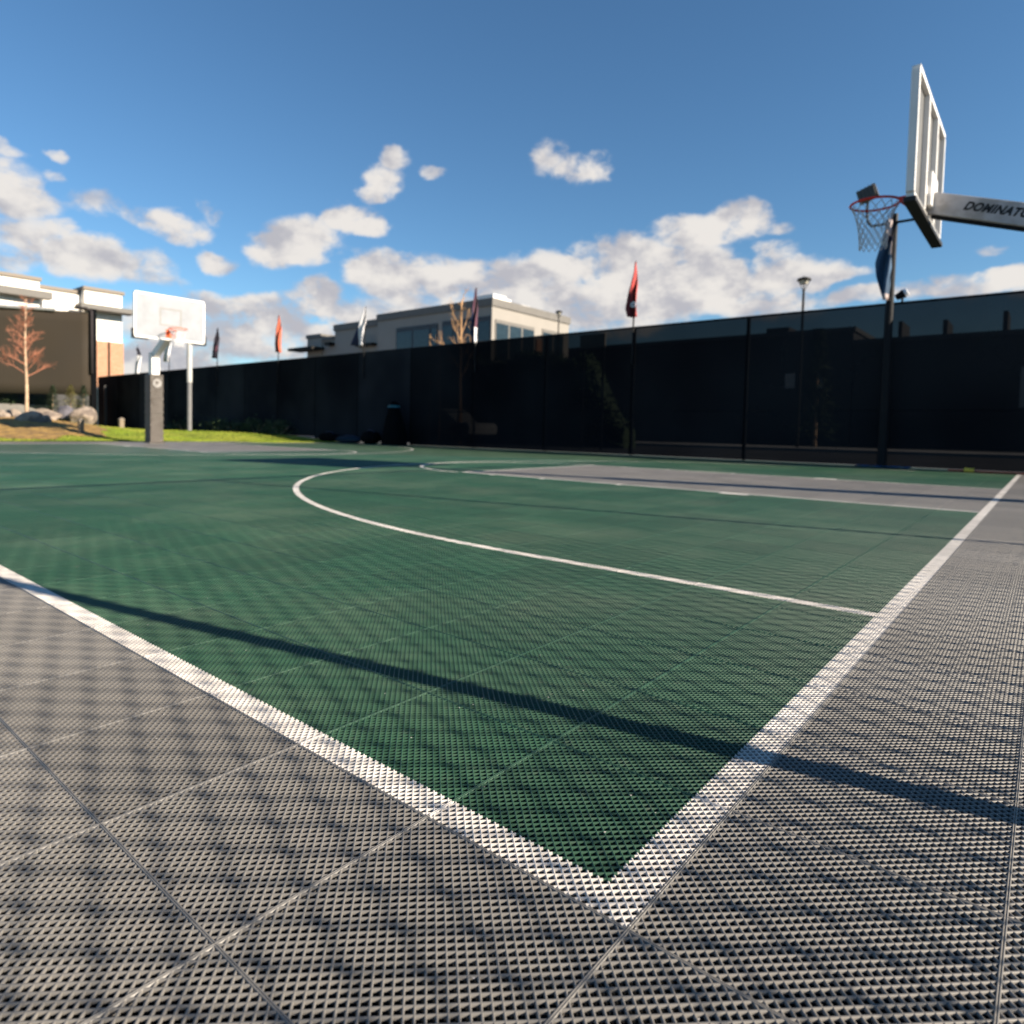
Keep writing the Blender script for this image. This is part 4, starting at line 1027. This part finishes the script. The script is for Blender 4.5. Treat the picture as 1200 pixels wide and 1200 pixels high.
nt.links.new(vm.outputs[0], wv.inputs['Vector'])
wsub = nt.nodes.new('ShaderNodeVectorMath'); wsub.operation = 'MULTIPLY_ADD'; nt.links.new(wv.outputs['Color'], wsub.inputs[0]); wsub.inputs[1].default_value = (.05, .05, .05); nt.links.new(vm.outputs[0], wsub.inputs[2])
n1 = noise(nt, wsub.outputs[0], 24.0, 12, .62); n3 = noise(nt, wsub.outputs[0], 10.0, 5, .55)
b1 = noise(nt, vm.outputs[0], 13.0, 8, .56); b2 = noise(nt, ov.outputs[0], 13.0, 8, .56)
low = eln.smooth(.05, .115, .66, 0.0)                      # broken banks of cloud right round the horizon
dens = dens.max(low)
field = dens.min(1.05) * 1.0 + ((n1 - .5) * 1.7 + (n3 - .5) * 1.7) * (dens * 2.0).min(1.0)
alpha = field.smooth(.24, .92)
shade = ((b1 - b2) * 3.0 + .50 + (n3 - .5) * 1.6 + (n1 - .5) * .5 + (eln - .16) * 1.5).smooth(.0, 1.0)
ccol = mixc(nt, shade, (0.60, 0.595, 0.645), (1.02, 0.97, 0.92))
cmul = nt.nodes.new('ShaderNodeVectorMath'); cmul.operation = 'SCALE'; nt.links.new(ccol, cmul.inputs[0]); cmul.inputs['Scale'].default_value = 7.2
hs = nt.nodes.new('ShaderNodeHueSaturation'); hs.inputs['Saturation'].default_value = 1.08; hs.inputs['Value'].default_value = 1.0; nt.links.new(sky.outputs[0], hs.inputs['Color'])
tint = mixc(nt, 1.0, hs.outputs[0], (0.90, 1.14, 1.24), 'MULTIPLY')
fin = mixc(nt, alpha * dens.smooth(.1, .85, .45, .98), tint, cmul.outputs[0])
nt.links.new(fin, bg.inputs['Color']); bg.inputs['Strength'].default_value = 0.05

# ------------------------------------------------------------------ render settings
scene.render.engine = 'CYCLES'
cy = scene.cycles
cy.max_bounces = 6; cy.diffuse_bounces = 3; cy.glossy_bounces = 3; cy.transparent_max_bounces = 16; cy.transmission_bounces = 2
cy.use_denoising = True
try: cy.denoiser = 'OPENIMAGEDENOISE'; cy.denoising_input_passes = 'RGB_ALBEDO_NORMAL'
except Exception: pass
cy.use_adaptive_sampling = True; cy.adaptive_threshold = 0.012
cy.caustics_reflective = False; cy.caustics_refractive = False
cy.sample_clamp_indirect = 6
vs_ = scene.view_settings; vs_.view_transform = 'Standard'; vs_.look = 'None'; vs_.exposure = 1.22; vs_.gamma = 1
